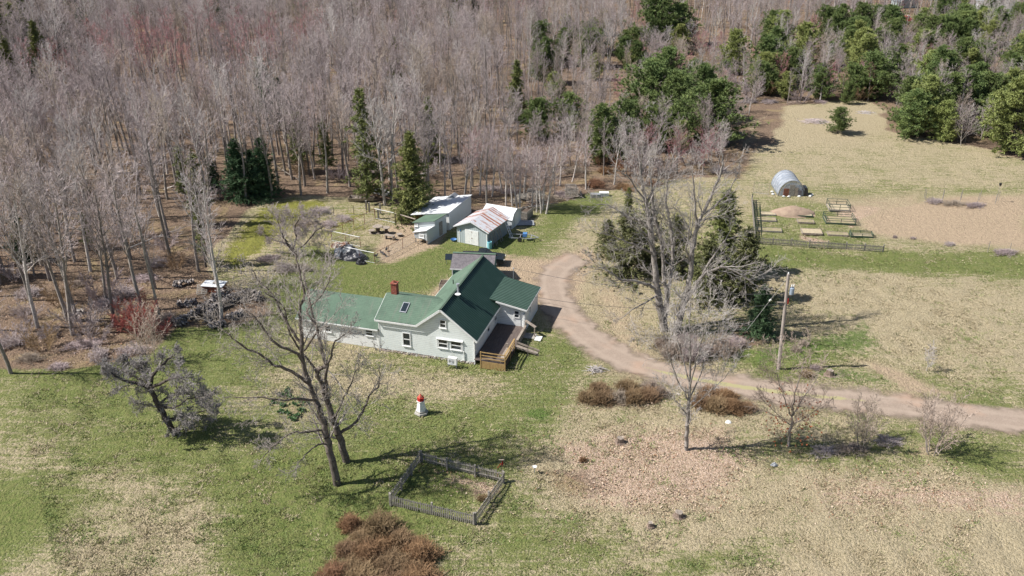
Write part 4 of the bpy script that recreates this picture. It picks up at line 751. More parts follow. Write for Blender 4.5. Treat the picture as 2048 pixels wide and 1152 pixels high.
# grey shingle hut behind the house
t = thing('garden_hut', 'small teal walled hut with grey shingle roof peeking over the farmhouse ridge', 'shed', (-6.5, 86.9, 0), R(-6))
MB().prism([(0, 0), (3.7, 0), (3.7, 1.95), (1.85, 2.85), (0, 1.95)], .15, 4.4, axis='x').build('wall', m_teal, t); MB().slab([(-.05, -.2, 1.98), (4.6, -.2, 1.98), (4.6, 1.85, 2.98), (-.05, 1.85, 2.98)], .08).slab([(-.05, 1.85, 2.98), (4.6, 1.85, 2.98), (4.6, 3.9, 1.98), (-.05, 3.9, 1.98)], .08).build('roof', m_grshingle, t)
MB().box(-.08, 4.62, -.24, -.2, 1.88, 2.0).box(.1, .2, -.04, -.003, 0, 1.95).build('trim', m_trim, t); MB().beam((-.05, 1.85, 2.99), (4.6, 1.85, 2.99), .3, .04).build('ridge_cap', m_shingle, t); window(t, (.5, -.001, .7), X_, nf, .6, .8)
t = thing('solar_panel', 'small dark solar panel on a stand left of the grey-roofed hut', 'panel', G(898, 528), 0); MB().slab([(-.4, -.4, .7), (.4, -.4, .7), (.4, .4, 1.1), (-.4, .4, 1.1)], .04).build('panel', m_glass, t); MB().box(-.3, -.25, -.05, .05, 0, .8).box(.25, .3, -.05, .05, 0, .8).build('leg', m_galv, t)
t = thing('raised_planter', 'raised wooden planter box on legs beside the small hut', 'planter', (-6.9, 85.4, 0), R(-6)); MB().box(-.7, .7, -.65, -.6, .65, 1.0).box(-.7, .7, .6, .65, .65, 1.0).box(-.7, -.65, -.6, .6, .65, 1.0).box(.65, .7, -.6, .6, .65, 1.0).build('box', m_wood, t); MB().box(-.65, .65, -.6, .6, .66, .93).build('soil', m_darkwood, t)
for x, y in ((-.68, -.62), (.68, -.62), (-.68, .62), (.68, .62)): MB().box(x - .05, x + .05, y - .05, y + .05, 0, .65).build('leg', m_wood, t)
tub(G(902, 566), 'blue tub on bare soil below the raised planter', .8)
# dark pickup parked behind the hut
def car(loc, rz, paint, label, cat, pickup=False, name='parked_car', group=None):
    t = thing(name, label, cat, loc, rz, group); L = 2.45; mb = MB()
    low = [(-L, .45), (-L, .95), (-L + .1, 1.02), (-.95, 1.05), (.95, 1.02), (1.5, .98), (L - .1, .88), (L, .7), (L, .45)]
    mb.prism([(x, z) for x, z in low][::-1], -.88, .88); mb.prism([(-1.6 if not pickup else -.55, 1.0), (-1.2 if not pickup else -.5, 1.55), (.35, 1.57), (1.05, 1.0)][::-1], -.74, .74); mb.build('body', paint, t)
    gl = MB(); gl.prism([(-1.4 if not pickup else -.45, 1.06), (-1.12 if not pickup else -.42, 1.48), (.3, 1.5), (.85, 1.06)][::-1], -.757, .757); gl.slab([(.42, -.66, 1.55), (1.02, -.66, 1.06), (1.02, .66, 1.06), (.42, .66, 1.55)][::-1], .02); gl.build('window', m_glass, t)
    for x in (-1.5, 1.5):
        for y in (-.8, .8): wo = MB().tube([(x, y - .11, .35), (x, y + .11, .35)], .35, 16).build('wheel', m_black, t); MB().tube([(x, y - .12, .35), (x, y + .12, .35)], .17, 10).build('rim', m_galv, wo)
    for y in (-.62, .62): MB().box(L - .03, L + .02, y - .14, y + .14, .66, .8).build('headlight', m_trim, t)
    if pickup: MB().box(-L + .12, -.7, -.75, .75, 1.0, 1.06).build('cargo_bed', m_black, t)
    return t
m_cardark = M('dark teal car paint', (.012, .018, .02), (.012, .016, .018), rough=.3, spec=.6); m_carw = M('white car paint', (.75, .76, .78), rough=.3); m_carr = M('red car paint', (.45, .04, .03), rough=.3)
cp = G(966, 503, 1.5); car((cp[0], cp[1] + .2, 0), R(-6), m_cardark, 'dark pickup truck parked right behind the grey-roofed hut', 'pickup truck', True, 'pickup_truck')
# clothes line mast and wires
def wire(p, q, sag, r=.012): return [tuple(np.array(p) * (1 - u) + np.array(q) * u - np.array([0, 0, sag * 4 * u * (1 - u)])) for u in np.linspace(0, 1, 17)]
m_wire = M('black cable', (.05, .05, .055), rough=.5, bmp=0); m_wirel = M('steel cable', (.5, .5, .5), rough=.4, bmp=0)
PB = G(1557, 738); PT = W(1577, 548, PB[1])
t = thing('utility_pole', 'tall weathered utility pole with blue-grey transformer right of the dark spruce', 'utility pole', PB); off = PT - PB
MB().tube([(0, 0, -.2), tuple(off * .5), tuple(off)], [.17, .15, .12], 12).build('pole', M('pale pole timber', (.42, .37, .34), (.32, .28, .25), 5, stretch=(1, 1, .3)), t)
k_ = off * .83; MB().lathe([(.17, -.32), (.21, -.28), (.21, .28), (.17, .34), (.05, .37)], (k_[0] + .42, k_[1] - .05, k_[2]), 16).build('transformer', M('transformer blue grey', (.34, .41, .50), rough=.45), t)
MB().lathe([(.05, 0), (.07, .1), (.03, .25)], (k_[0] + .35, k_[1] - .1, k_[2] + .42), 8, ).lathe([(.05, 0), (.07, .1), (.03, .25)], (k_[0] + .52, k_[1] - .1, k_[2] + .42), 8).lathe([(.05, 0), (.07, .08), (.03, .16)], (off[0], off[1], off[2]), 8).build('insulator', m_trim, t)
MB().beam(tuple(k_ * .86 + [-.75, 0, 0]), tuple(k_ * .86 + [.1, -.1, 0]), .09, .07).beam(tuple(k_ * .95), tuple(k_ * .95 + [.4, -.1, 0]), .07).build('bracket', m_wood, t); MB().tube([tuple(off * .76 + [.18, -.1, 0]), tuple(off * .7 + [.18, -.1, 0])], .05, 6).build('cutout', m_red, t)
ga = G(1488, 668); gt = thing('guy_wire', 'steel guy wire with white insulator stretched from the utility pole top to the ground', 'guy wire', (0, 0, 0)); top = PB + off * .97; MB().tube([tuple(top), tuple(ga)], .02, 5).build('cable', m_wirel, gt); mid = top * .62 + ga * .38; MB().tube([tuple(mid + (top - ga) * .012), tuple(mid - (top - ga) * .012)], .08, 8).build('insulator', m_trim, gt)
for i, (a, lab) in enumerate(((H2W(.2, 11.95, 4.15), 'overhead service cable from the farmhouse mast to the utility pole'), (H2W(3.1, 9.5, 2.5), 'lower overhead cable from the porch eave to the utility pole'))):
    o = MB().tube(wire(a, PB + off * (.80 - .1 * i), .9), .018, 5).build('overhead_cable', m_wire, None); tag(o, lab, 'cable')
e = W(2600, 520, 62)
# ------------------------------------------------------------------ fences
def picket_fence(P0, P1, h, label, mat, gap=.16, posts=3, group=None, lean=0, postmat=None, rails_inside=False):
    P0, P1 = Vector(P0), Vector(P1); L = (P1 - P0).length; a = math.atan2(P1.y - P0.y, P1.x - P0.x); t = thing('picket_fence', label, 'fence', P0, a, group); pk = MB(); n = int(L / gap)
    for k in range(n):
        if random.random() < .03: continue
        x = .05 + k * gap + random.uniform(-.015, .015); z = h * random.uniform(.93, 1.05); l = random.uniform(-.03, .03); zz = random.uniform(-.02, .02)
        pk.add([(x - .035, -.035, .04), (x + .035, -.035, .04), (x + .035 + l, -.035, z - .06), (x + l, -.035, z), (x - .035 + l, -.035, z - .06), (x - .035, -.015, .04), (x + .035, -.015, .04), (x + .035 + l, -.015, z - .06), (x + l, -.015, z), (x - .035 + l, -.015, z - .06)],
               [(0, 1, 2, 3, 4), (9, 8, 7, 6, 5), (0, 5, 6, 1), (1, 6, 7, 2), (2, 7, 8, 3), (3, 8, 9, 4), (4, 9, 5, 0)])
    pk.build('pickets', mat, t)
    for z in (.28, .78): MB().beam((0, .01, h * z), (L, .01, h * z + random.uniform(-.04, .04)), .045, .09).build('rail', mat, t)
    for k in range(posts + 1):
        x = L * k / posts; MB().box(x - .06, x + .06, .02, .14, -.1, h * 1.08).build('post', postmat or mat, t)
    return t
fA, fB, fC, fD = G(779.7, 1009.7), G(949.7, 1049.7), G(1008, 964.7), G(841, 923)
picket_fence(fA, fB, .95, 'front picket side of the small grey garden fence near the brown bushes', m_wood2, .15, 2, 'sides of the square garden fence'); picket_fence(fB, fC, .95, 'right picket side of the small grey garden fence casting barred shadow', m_wood2, .16, 2, 'sides of the square garden fence')
picket_fence(fC, fD, .95, 'back side of the small grey garden fence with heavy rails and posts', m_wood2, .13, 3, 'sides of the square garden fence'); picket_fence(fD, fA, .95, 'left picket side of the small grey garden fence beside the leaning maple', m_wood2, .16, 3, 'sides of the square garden fence')
gA, gB, gC = G(1510, 487), G(1766, 504), G(1503, 400)
picket_fence(gA, gB, .85, 'long dark picket fence along the front of the vegetable beds', m_wood2, .17, 7); picket_fence(gC, gA, .85, 'grey board fence on the left edge of the vegetable beds', m_wood2, .12, 5, postmat=m_darkgreen)
def wire_fence(pts, h, label, toprail=True, mesh=True, mat=None, topmat=None, r=.028, step=None, group=None):
    P = [Vector(G(*q)) for q in pts]; t = thing('wire_fence', label, 'fence', P[0], 0, group); o = P[0]; pm = mat or m_rust
    for i in range(len(P) - 1):
        a, b = P[i] - o, P[i + 1] - o; L = (b - a).length; n = max(1, round(L / (step or 2.2)))
        for k in range(n + (i == len(P) - 2)):
            q = a + (b - a) * k / n; MB().tube([tuple(q - Vector((0, 0, .1))), (q.x, q.y, h)], r, 6).build('post', pm, t)
        if toprail: MB().tube([(a.x, a.y, h - .02), (b.x, b.y, h - .02)], r * (.8 if not topmat else 1.3), 6).build('top_rail', topmat or pm, t)
        if mesh:
            w_ = MB(); d = (b - a).normalized(); k = 0; s = .34
            while k * s < L + h:
                x0 = k * s
                for sg in (1, -1):
                    p = max(0, min(L, x0)); 
                    u0, z0, u1, z1 = (x0 - h, 0, x0, h) if sg == 1 else (x0 - h, h, x0, 0)
                    if u0 < 0: z0 = z0 - sg * u0; u0 = 0
                    if u1 > L: z1 = z1 - sg * (u1 - L); u1 = L
                    if u1 - u0 > .05:
                        A, B = a + d * u0, a + d * u1; w_.tube([(A.x, A.y, z0), (B.x, B.y, z1)], .0055, 3, cap=False)
                k += 1
            w_.tube([(a.x, a.y, .04), (b.x, b.y, .04)], .015, 4).build('wire_mesh', m_galv, t)
    return t
wire_fence([(749.8, 527), (832, 483)], 1.3, 'chain link fence between the mown lawn and the dirt chicken run', mat=m_rust)
wire_fence([(749.8, 526.5), (690, 514)], 1.3, 'chain link fence with pale top rail behind the tarp covered heap', mat=m_rust, topmat=m_trim)
wire_fence([(721, 493.5), (663, 481)], 1.25, 'inner chain link panel with whitish top rail near the rag pile', mat=m_rust, topmat=m_trim)
wire_fence([(721, 494), (699, 503)], 1.25, 'short chain link return panel beside the rag pile', mat=m_rust); wire_fence([(664, 480.5), (750, 437.5)], 1.35, 'chain link fence along the left of the chicken run', mat=m_rust)
wire_fence([(750.5, 437), (791, 446)], 1.35, 'chain link fence with pale rail across the back of the chicken run', mat=m_darkwood, topmat=m_trim); wire_fence([(791, 446.5), (803, 449), (832, 458)], 1.3, 'post and pale rail fence from the run to the coop', mat=m_darkwood, topmat=m_wood, r=.06, mesh=False)
wire_fence([(640, 442), (668, 431), (708, 430), (733, 428)], 1.2, 'sagging wire fence between moss clearing and chicken run', mat=m_darkwood, toprail=False)
for i, (px, py) in enumerate(((733, 420), (739, 424), (761, 427), (757, 436))):
    o = MB().box(-.1, .1, -.1, .1, 0, 1.3).build('fence_post', m_wood2, None, G(px, py)); tag(o, ['tallest', 'second', 'third', 'last'][i] + ' old square timber post behind the chicken run under the spruce', 'post', 'old posts behind the run')
# cable reels, stools, hens
def reel(px, py, r, h, lab, tilt=0):
    t = thing('cable_reel_table', lab, 'table', G(px, py), 0, 'wooden reels and benches in the run'); 
    if tilt: t.rotation_euler[1] = tilt
    MB().lathe([(r, h - .06), (r, h)], n=20).build('top', m_wood, t); MB().lathe([(r * .4, .06), (r * .38, h - .06)], n=14).build('core', m_darkwood, t); MB().lathe([(r * .8, 0), (r * .8, .06)], n=20).build('base', m_wood, t)
reel(756, 465, .62, .85, 'largest wooden cable reel table in the grassy chicken run'); reel(773, 466, .48, .75, 'second wooden cable reel right of the largest reel'); reel(744, 466, .42, .4, 'low wooden reel left of the largest reel'); reel(799, 472, .35, .3, 'small low round reel alone on the bare dirt')
t = thing('wooden_bench', 'small crooked wooden bench in front of the two large reels', 'bench', G(780, 478), R(-20)); MB().box(-.6, .6, -.25, .25, .45, .5).build('seat', m_wood, t)
for x in (-.5, .5): MB().box(x - .04, x + .04, -.22, .22, 0, .45).build('leg', m_wood, t)
m_hen = M('black feathers', (.03, .03, .035), (.06, .05, .05), rough=.6); m_comb = M('hen comb', (.5, .05, .04)); m_beak = M('hen beak', (.5, .35, .1))
def hen(px, py, rz, lab, m=None):
    t = thing('hen', lab, 'hen', G(px, py), rz, 'hens in the run'); b = MB()
    b.tube([(-.28, 0, .42), (-.22, 0, .34), (-.12, 0, .28), (0, 0, .25), (.12, 0, .28), (.18, 0, .36), (.21, 0, .45), (.27, 0, .47)], [.02, .07, .12, .14, .12, .075, .05, .035], 10).build('body', m or m_hen, t, smooth=True)
    MB().tube([(.0, -.05, .16), (.0, -.05, 0), (.06, -.05, 0)], .012, 5).tube([(.02, .05, .16), (.02, .05, 0), (.08, .05, 0)], .012, 5).build('legs', m_beak, t); MB().box(.21, .26, -.01, .01, .49, .54).build('comb', m_comb, t); MB().tube([(.29, 0, .465), (.34, 0, .455)], [.015, .003], 5).build('beak', m_beak, t)
hen(752, 515, .4, 'black hen nearest the fence corner of the run'); hen(764, 509, 2.6, 'black hen beside the second fence post'); hen(768, 512, -.8, 'black hen pecking behind the second fence post'); hen(773, 502, 1.4, 'black hen standing farthest into the dirt along the fence'); hen(789, 480, 3.0, 'lone pale-chested hen on the dirt below the wooden bench', M('grey brown feathers', (.25, .2, .16)))
# tarp covered heap
def blob(name, loc, rx, ry, h, mat, label, cat, seed=0, peaks=((0, 0, 1),), n=34, rz=0, jag=.12):
    rs = np.random.RandomState(seed); V = []; F = []
    for i in range(n + 1):
        for j in range(n + 1):
            u, v = i / n * 2 - 1, j / n * 2 - 1; r = max(abs(u), abs(v)); l = math.hypot(u, v) or 1; x, y = u * r / l, v * r / l; rr = math.hypot(x, y)
            z = max(k * max(0, 1 - math.hypot(x - a, y - b) * 1.15) ** .62 for a, b, k in peaks); e = float(vnoise(np.array([x * 3]), np.array([y * 3]), .5, seed + 3)[0]) - .5; z = max(0, z + e * jag * (z > .02)) if rr < .985 else -.03
            V.append((x * rx, y * ry, z * h))
    for i in range(n):
        for j in range(n): F.append((i * (n + 1) + j, (i + 1) * (n + 1) + j, (i + 1) * (n + 1) + j + 1, i * (n + 1) + j + 1))
    me = bpy.data.meshes.new(name); me.from_pydata(V, [], F); me.materials.append(mat); o = link(name, me, None, loc); o.rotation_euler[2] = rz
    if label: tag(o, label, cat)
    return o
blob('tarp_covered_heap', G(698, 520) + [0, 1.0, 0], 2.1, 1.35, 1.5, m_tarp, 'large heap under a shiny grey and black plastic tarp on the lawn', 'tarp heap', 4, ((-.1, .1, 1.), (-.6, 0, .55), (.45, -.2, .5)), rz=R(-22)); blob('black_bag_heap', G(722, 527), .7, .5, .7, m_black, 'black plastic sheeting bunched at the right end of the tarp heap', 'tarp heap', 9, jag=.4)
m_rag = M('dirty white rags', (.55, .50, .46), (.25, .14, .10), 2, c3=(.1, .08, .08), s3=4, lo=.45, hi=.52); blob('rag_pile', G(682, 494), 1.2, .6, .75, m_rag, 'pile of dirty white rags and wood just outside the run', 'debris pile', 12, ((-.3, 0, .7), (.3, .1, .8)), jag=.6)
for i, (px, py, rx, h, lab) in enumerate(((724, 402, 1.3, .5, 'old wooden skiff hull lying under the tall spruce'), (766, 390, 1.3, .8, 'tilted pale boat and yellow board among the trunks'), (845, 410, 1.2, .7, 'pile of split pale firewood behind the compost bins'))):
    t = thing('old_boat' if i < 2 else 'firewood_pile', lab, 'boat' if i < 2 else 'woodpile', G(px, py), R((-8, -40, 10)[i]))
    if i < 2:
        V = []; F = []; n = 9
        for k in range(n):
            u = k / (n - 1); wd = .55 * math.sin(math.pi * min(1, u * .62 + .38)) ** .7 + .02
            for y, z in ((-wd, .55), (-wd * .75, .1), (0, 0), (wd * .75, .1), (wd, .55)): V.append((-1.7 + u * 3.4, y, z + .15 * u * u))
        for k in range(n - 1):
            for j in range(4): F.append((k * 5 + j, (k + 1) * 5 + j, (k + 1) * 5 + j + 1, k * 5 + j + 1))
        F.append((0, 1, 2, 3, 4)); me = bpy.data.meshes.new('hull'); me.from_pydata(V, [], F); me.materials.append(m_wood if i == 0 else m_trim); h_ = link('hull', me, t); sm = h_.modifiers.new('s', 'SOLIDIFY'); sm.thickness = .05
        b_ = MB()
        for x in (-.8, 0, .8): b_.box(x - .12, x + .12, -.42, .42, .38, .42)
        b_.build('thwart', m_wood if i == 0 else m_yellow, t)
    else:
        b_ = MB()
        for k in range(50): x, y = random.uniform(-1, 1), random.uniform(-.5, .5); b_.tube([(x, y, .1 + random.random() * .6 * (1 - abs(x))), (x + .4, y + random.uniform(-.2, .2), .1 + random.random() * .6 * (1 - abs(x)))], .08, 6)
        b_.build('logs', m_wood, t)
# pallets, crate, gear on the right of the sheds
def pallet(mb, o, u, v, w=1.1, d=1.0, n=7):
    o, u, v = Vector(o), Vector(u).normalized(), Vector(v).normalized(); nn = u.cross(v)
    for k in range(n): a = o + v * d * k / (n - 1); mb.beam(a, a + u * w, .09, .02, up=nn)
    for k in range(3): a = o + u * w * k / 2 - nn * .05; mb.beam(a, a + v * d, .08, .08, up=nn)
t = thing('wooden_crate', 'weathered slatted wooden crate bin next to the gambrel shed', 'crate', G(1054, 441), R(-24)); q = MB()
for k in range(8): q.box(-1.2 + k * .16, -1.2 + k * .16 + .1, -.03, 0, 0, 1.15); q.box(.0, .03, .0 + k * .24, k * .24 + .18, 0, 1.15); q.box(-1.24, -1.21, .0 + k * .24, k * .24 + .18, 0, 1.15)
q.box(-1.2, 0, -.06, -.03, .9, 1.0).box(-1.2, 0, -.06, -.03, .2, .3); q.build('slat_wall', m_wood2, t); q = MB(); q.box(-1.15, -.05, .05, 1.85, .05, .85); q.build('contents', m_darkwood, t)
for i, (px, py, rz, lab, tl) in enumerate(((1062, 406, -.2, 'tipped pinkish pallet leaning on the pallet heap', .9), (1047, 402, .3, 'grey pallet low in the heap behind the birches', .3), (1078, 398, .1, 'grey pallet on the right of the heap behind the birches', .2), (1062, 392, -.1, 'topmost dark pallet at the back of the heap', .1), (1035, 408, .5, 'broken pallet at the left foot of the heap', .15), (1085, 404, .4, 'pallet flat on the ground right of the heap', .05))):
    q = MB(); pallet(q, (-.6, 0, .15), (1, 0, 0), (0, math.cos(tl), math.sin(tl)), 1.3, 1.2)
    if i in (1, 2, 3): pallet(q, (-.6, 0, .35), (1, .1, 0), (0, 1, .05), 1.3, 1.2); pallet(q, (-.5, 0, .55), (1, -.1, 0), (0, 1, .1), 1.3, 1.2)
    o = q.build('wooden_pallet', m_wood if i == 0 else m_wood2, None, G(px, py)); o.rotation_euler[2] = rz; tag(o, lab, 'pallet', 'pallets in the heap')
t = thing('pallet_trailer', 'cart stacked with whitish pallets near the orange bush', 'cart', G(1143, 394), R(4)); q = MB(); pallet(q, (-.9, -.7, .3), (1, 0, 0), (0, .55, .8), 1.7, 1.1); pallet(q, (-.8, -.1, 1.1), (1, 0, 0), (0, 1, .3), 1.5, 1.1); pallet(q, (-.8, -.1, 1.25), (1, 0, 0), (0, 1, .3), 1.4, 1.0); q.build('pallets', m_wood, t); MB().box(-.8, .8, -.3, .9, .25, .9).build('bed', m_black, t)
for y in (-.2, .7): MB().tube([(1.2, y, .3), (1.4, y, .3)], .3, 12).build('wheel', m_black, t)
MB().beam((.8, .2, .35), (1.5, .2, .35), .1).build('axle', m_rust, t)
for i, (px, py, mm, lab) in enumerate(((1190, 394, m_galv, 'flat grey covered box at the wood edge left of the white cooler'), (1208, 391, m_trim, 'white cooler box at the wood edge behind the big maple'))): o = MB().box(-.6, .6, -.35, .35, 0, .4).box(-.64, .64, -.38, .38, .4, .47).build('storage_box', mm, None, G(px, py)); tag(o, lab, 'box')
# wood piles on the left
def woodstack(pts, h, lab, w_=.55, n=120, mats=None):
    P = [Vector(G(*q)) for q in pts]; t = MB(); o = P[0]; tot = sum((P[i + 1] - P[i]).length for i in range(len(P) - 1))
    for k in range(n):
        u = random.random() * tot; i = 0
        while i < len(P) - 2 and u > (P[i + 1] - P[i]).length: u -= (P[i + 1] - P[i]).length; i += 1
        a, b = P[i] - o, P[i + 1] - o; d = (b - a).normalized(); s = Vector((-d.y, d.x, 0)); z = random.random() ** 1.3 * h; q = a + d * u + s * random.uniform(-.3, .3) * w_ * (1.6 - z / h); ang = random.uniform(-.5, .5); e = (s * math.cos(ang) + d * math.sin(ang)) * random.uniform(.16, .3); t.tube([tuple(q - e + Vector((0, 0, z + .06))), tuple(q + e + Vector((0, 0, z + .06 + random.uniform(-.08, .08))))], random.uniform(.05, .1), 5, m=0 if random.random() < .6 else 1 if random.random() < .5 else 2)
    ob = t.build('firewood_stack', [m_logd, m_logm, m_logl], None, tuple(o)); tag(ob, lab, 'firewood', 'old firewood rows by the wood edge')
m_logd = M('dark log', (.20, .18, .175), (.12, .11, .105), 5); m_logm = M('grey log', (.40, .37, .355), (.28, .25, .24), 5); m_logl = M('pale log end', (.50, .44, .40), (.38, .33, .3), 5)
woodstack([(352, 655), (395, 632), (432, 608)], .8, 'long left firewood row running up from the red shrub', n=230); woodstack([(415, 648), (424, 626), (455, 612), (468, 600)], .8, 'curved middle firewood row with grey logs', n=260); woodstack([(458, 640), (488, 628)], .5, 'low front firewood row next to the lawn', .9, n=150)
woodstack([(466, 606), (495, 596), (522, 600)], .95, 'dark high firewood row nearest the farmhouse wing', .8, n=260); woodstack([(356, 612), (392, 608)], .45, 'scattered pale firewood behind the long left row', .9, n=80); woodstack([(430, 600), (446, 590)], .7, 'small grey firewood heap just below the white topped box', .7, n=60); woodstack([(420, 656), (450, 650)], .4, 'pale split logs at the front foot of the curved row', .8, n=70); woodstack([(345, 572), (388, 566)], .4, 'brushy log heap behind the white topped box', 1.1, n=50); woodstack([(148, 632), (168, 624)], .35, 'small pale log heap among the left trunks', .8, n=36)
t = thing('topped_crate', 'rust brown crate with white lid beside the firewood rows', 'crate', G(430, 580), R(-8)); MB().box(-1.1, 1.1, -.6, .6, 0, .7).build('box', m_rust, t); MB().slab([(-1.2, -.7, .74), (1.2, -.7, .74), (1.2, .7, .8), (-1.2, .7, .8)], .06).build('lid', m_white_metal, t); MB().box(-.1, .35, -.1, .2, .8, .9).build('weight', m_wood2, t)
q = MB(); pallet(q, (-.5, -.5, .1), (1, .3, 0), (-.1, .8, .5), 1.0, 1.2); o = q.build('wooden_pallet', m_wood2, None, G(406, 586)); tag(o, 'grey pallet leaning at the left end of the white topped crate', 'pallet')
# lighthouse ornament
t = thing('lighthouse_ornament', 'white and red wooden lighthouse lawn ornament on a stone base', 'lawn ornament', G(842, 829) + [0, .3, 0], R(22)); MB().lathe([(.62, 0), (.58, .12), (.50, .14), (.48, .28)], n=6).build('base', m_conc, t); MB().lathe([(.42, .28), (.28, 1.15)], n=6).build('tower', m_trim, t); MB().lathe([(.36, 1.15), (.36, 1.2)], n=6).build('gallery', m_trim, t); MB().lathe([(.30, 1.2), (.30, 1.5)], n=6).build('lantern_room', m_red, t)
MB().box(.1, .28, -.08, .08, 1.3, 1.45).build('window', m_glass, t); MB().lathe([(.24, 1.5), (.2, 1.58), (.05, 1.78), (.02, 1.85)], n=6).build('cap', M('faded orange red', (.62, .16, .11)), t)
t = thing('red_whirligig', 'red garden whirligig on a thin pole behind the square fence', 'whirligig', G(1003, 948)); MB().tube([(0, 0, 0), (0, 0, 1.35)], .02, 6).build('pole', m_wood, t); MB().add([(-.02, 0, 1.1), (.1, .02, 1.2), (.13, 0, .85), (.02, -.02, .7), (-.02, .03, 1.1), (.1, .05, 1.2), (.13, .03, .85), (.02, .01, .7)], [(0, 1, 2, 3), (7, 6, 5, 4), (0, 4, 5, 1), (1, 5, 6, 2), (2, 6, 7, 3), (3, 7, 4, 0)]).beam((0, 0, 1.0), (-.3, .0, .55), .05, .02).build('blade', m_red, t); MB().tube([(-.2, 0, 1.3), (.2, 0, 1.3)], .04, 6).build('perch', m_wood, t)
t = thing('white_garden_figure', 'small white figure on a stake among fallen leaves', 'garden ornament', G(1069, 946)); MB().tube([(0, 0, 0), (0, 0, .4)], .02, 6).build('stake', m_galv, t); MB().lathe([(.03, .4), (.14, .52), (.17, .6), (.05, .55)], n=10).tube([(-.05, 0, .5), (-.2, 0, .66)], [.06, .02], 6).tube([(.05, 0, .5), (.19, 0, .68)], [.06, .02], 6).build('figure', m_trim, t)
for i, (px, py, s, lab) in enumerate(((1658, 750, .36, 'pale split tree stump right of the utility pole'), (1240, 885, .33, 'dark notched stump in the leaf litter'), (1357, 1033, .3, 'weathered stump at the lower middle of the dry grass'), (1300, 1052, .22, 'small reddish stump left of the weathered stump'), (1168, 885, .0, ''))):
    if s == 0: continue
    q = MB(); n = 11; V = []; 
    prof = [(1.35, 0), (1.0, .35), (.88, .9), (.8, 1.2)]
    rs_ = random.Random(i); jit = [rs_.uniform(.85, 1.2) for _ in range(n)]
    for r_, z_ in prof:
        for j in range(n): a = 6.283 * j / n; V.append((r_ * s * jit[j] * math.cos(a), r_ * s * jit[j] * math.sin(a), z_ * s * (1 + (.35 * rs_.random() if z_ > 1 else 0))))
    q.add(V, [(k * n + j, k * n + (j + 1) % n, (k + 1) * n + (j + 1) % n, (k + 1) * n + j) for k in range(3) for j in range(n)]); q.add([V[3 * n + j] for j in range(n)], [tuple(range(n))], 1)
    o = q.build('tree_stump', [M('brown stump bark', (.26, .20, .16), (.15, .11, .09), 6), m_wood], None, G(px, py)); tag(o, lab, 'stump')
for i, (px, py, lab) in enumerate(((1457, 845, 'white scrap of paper right of the bare upright tree'), (1548, 930, 'crumpled grey plastic scrap below the three small trees'))): blob('litter_scrap', G(px, py), .28, .18, .22, m_trim if i == 0 else m_galv, lab, 'litter', 20 + i, n=8, jag=.8)
# ------------------------------------------------------------------ vegetable garden and greenhouse
gh = G(1552, 392); t = thing('greenhouse', 'arched hoop greenhouse of cloudy plastic with patched wooden front', 'greenhouse', (gh[0] + 2.05, gh[1], 0), R(-3))
m_poly, tt, p = newmat('cloudy plastic film', .3, .5); p.inputs['Base Color'].default_value = (.50, .56, .66, 1); p.inputs['Alpha'].default_value = .42; p.inputs['Roughness'].default_value = .6; p.inputs['Subsurface Weight'].default_value = 0; f = noise(tt, N(tt, 'ShaderNodeTexCoord').outputs['Object'], 1.6, 4); tt.links.new(mixc(tt, sharpen(tt, f, .4, .65), (.36, .41, .50), (.56, .61, .69)), p.inputs['Base Color'])
def arch(r, n=18, sx=1., ht=1.32): return [(-r * math.cos(math.pi * k / n) * sx, r * math.sin(math.pi * k / n) * ht) for k in range(n + 1)]
ar = arch(1.78, ht=1.22); V = []; F = []
for y in (0, 1.5, 3, 4.5): V += [(x, y, z) for x, z in ar]
for i in range(3):
    for k in range(18): F.append((i * 19 + k, i * 19 + k + 1, (i + 1) * 19 + k + 1, (i + 1) * 19 + k))
F.append(tuple(range(57, 76))[::-1]); me = bpy.data.meshes.new('plastic_cover'); me.from_pydata(V, [], F); me.materials.append(m_poly); me.polygons.foreach_set('use_smooth', [True] * len(F)); oo = link('plastic_cover', me, t); oo.modifiers.new('s', 'SOLIDIFY').thickness = .02
for y in (.02, .9, 1.8, 2.7, 3.6, 4.5): MB().tube([(x * 1.01, y, z * 1.01) for x, z in ar], .016, 6).build('hoop', m_galv, t)
fr_ = MB(); sm_ = [(x, z) for x, z in arch(1.6, 14, 1, 1.18)]; fr_.prism(sm_[::-1], -.03, .02); fr_.build('front_wall', m_poly, t)
MB().box(-.35, .3, -.1, -.05, 0, 1.6).build('door', m_wood2, t); MB().box(-1.1, -.4, -.09, -.04, 0, 1.05).build('panel', m_rust, t); MB().box(.34, .8, -.09, -.04, 0, 1.2).build('panel', m_wood, t); MB().box(.82, 1.3, -.09, -.04, .1, .85).build('panel', m_grshingle, t)
MB().prism([(1.6, 0), (2.3, 0), (2.05, 1.15), (1.7, 1.2)], .0, 1.2).build('side_vent', m_black, t)
for k in range(7): o = MB().rock((0, 0, .1), .2, 1.2, .8, .7).build('rock', m_trim, None, (gh[0] + [-.3, -.2, .9, 1.6, 3.0, 4.5, 4.9][k], gh[1] + [.5, 1.4, -.4, -.45, -.4, -.3, .2][k], 0)); tag(o, 'whitish rock number'[:13] + ' weighing down the ' + ['left skirt front', 'left skirt rear', 'front left', 'front middle', 'front right', 'right corner', 'right side'][k] + ' of the greenhouse', 'rock', 'rocks round the greenhouse')
blob('soil_mound', G(1585, 426), 3.3, 1.6, 1.0, M('soil mound', (.36, .27, .20), (.29, .21, .16), 2), 'low cone of grey brown soil in front of the greenhouse', 'soil heap', 31, jag=.06)
def zr(a, b): return 1480 + a / 6.817, 330 + b / 6.817
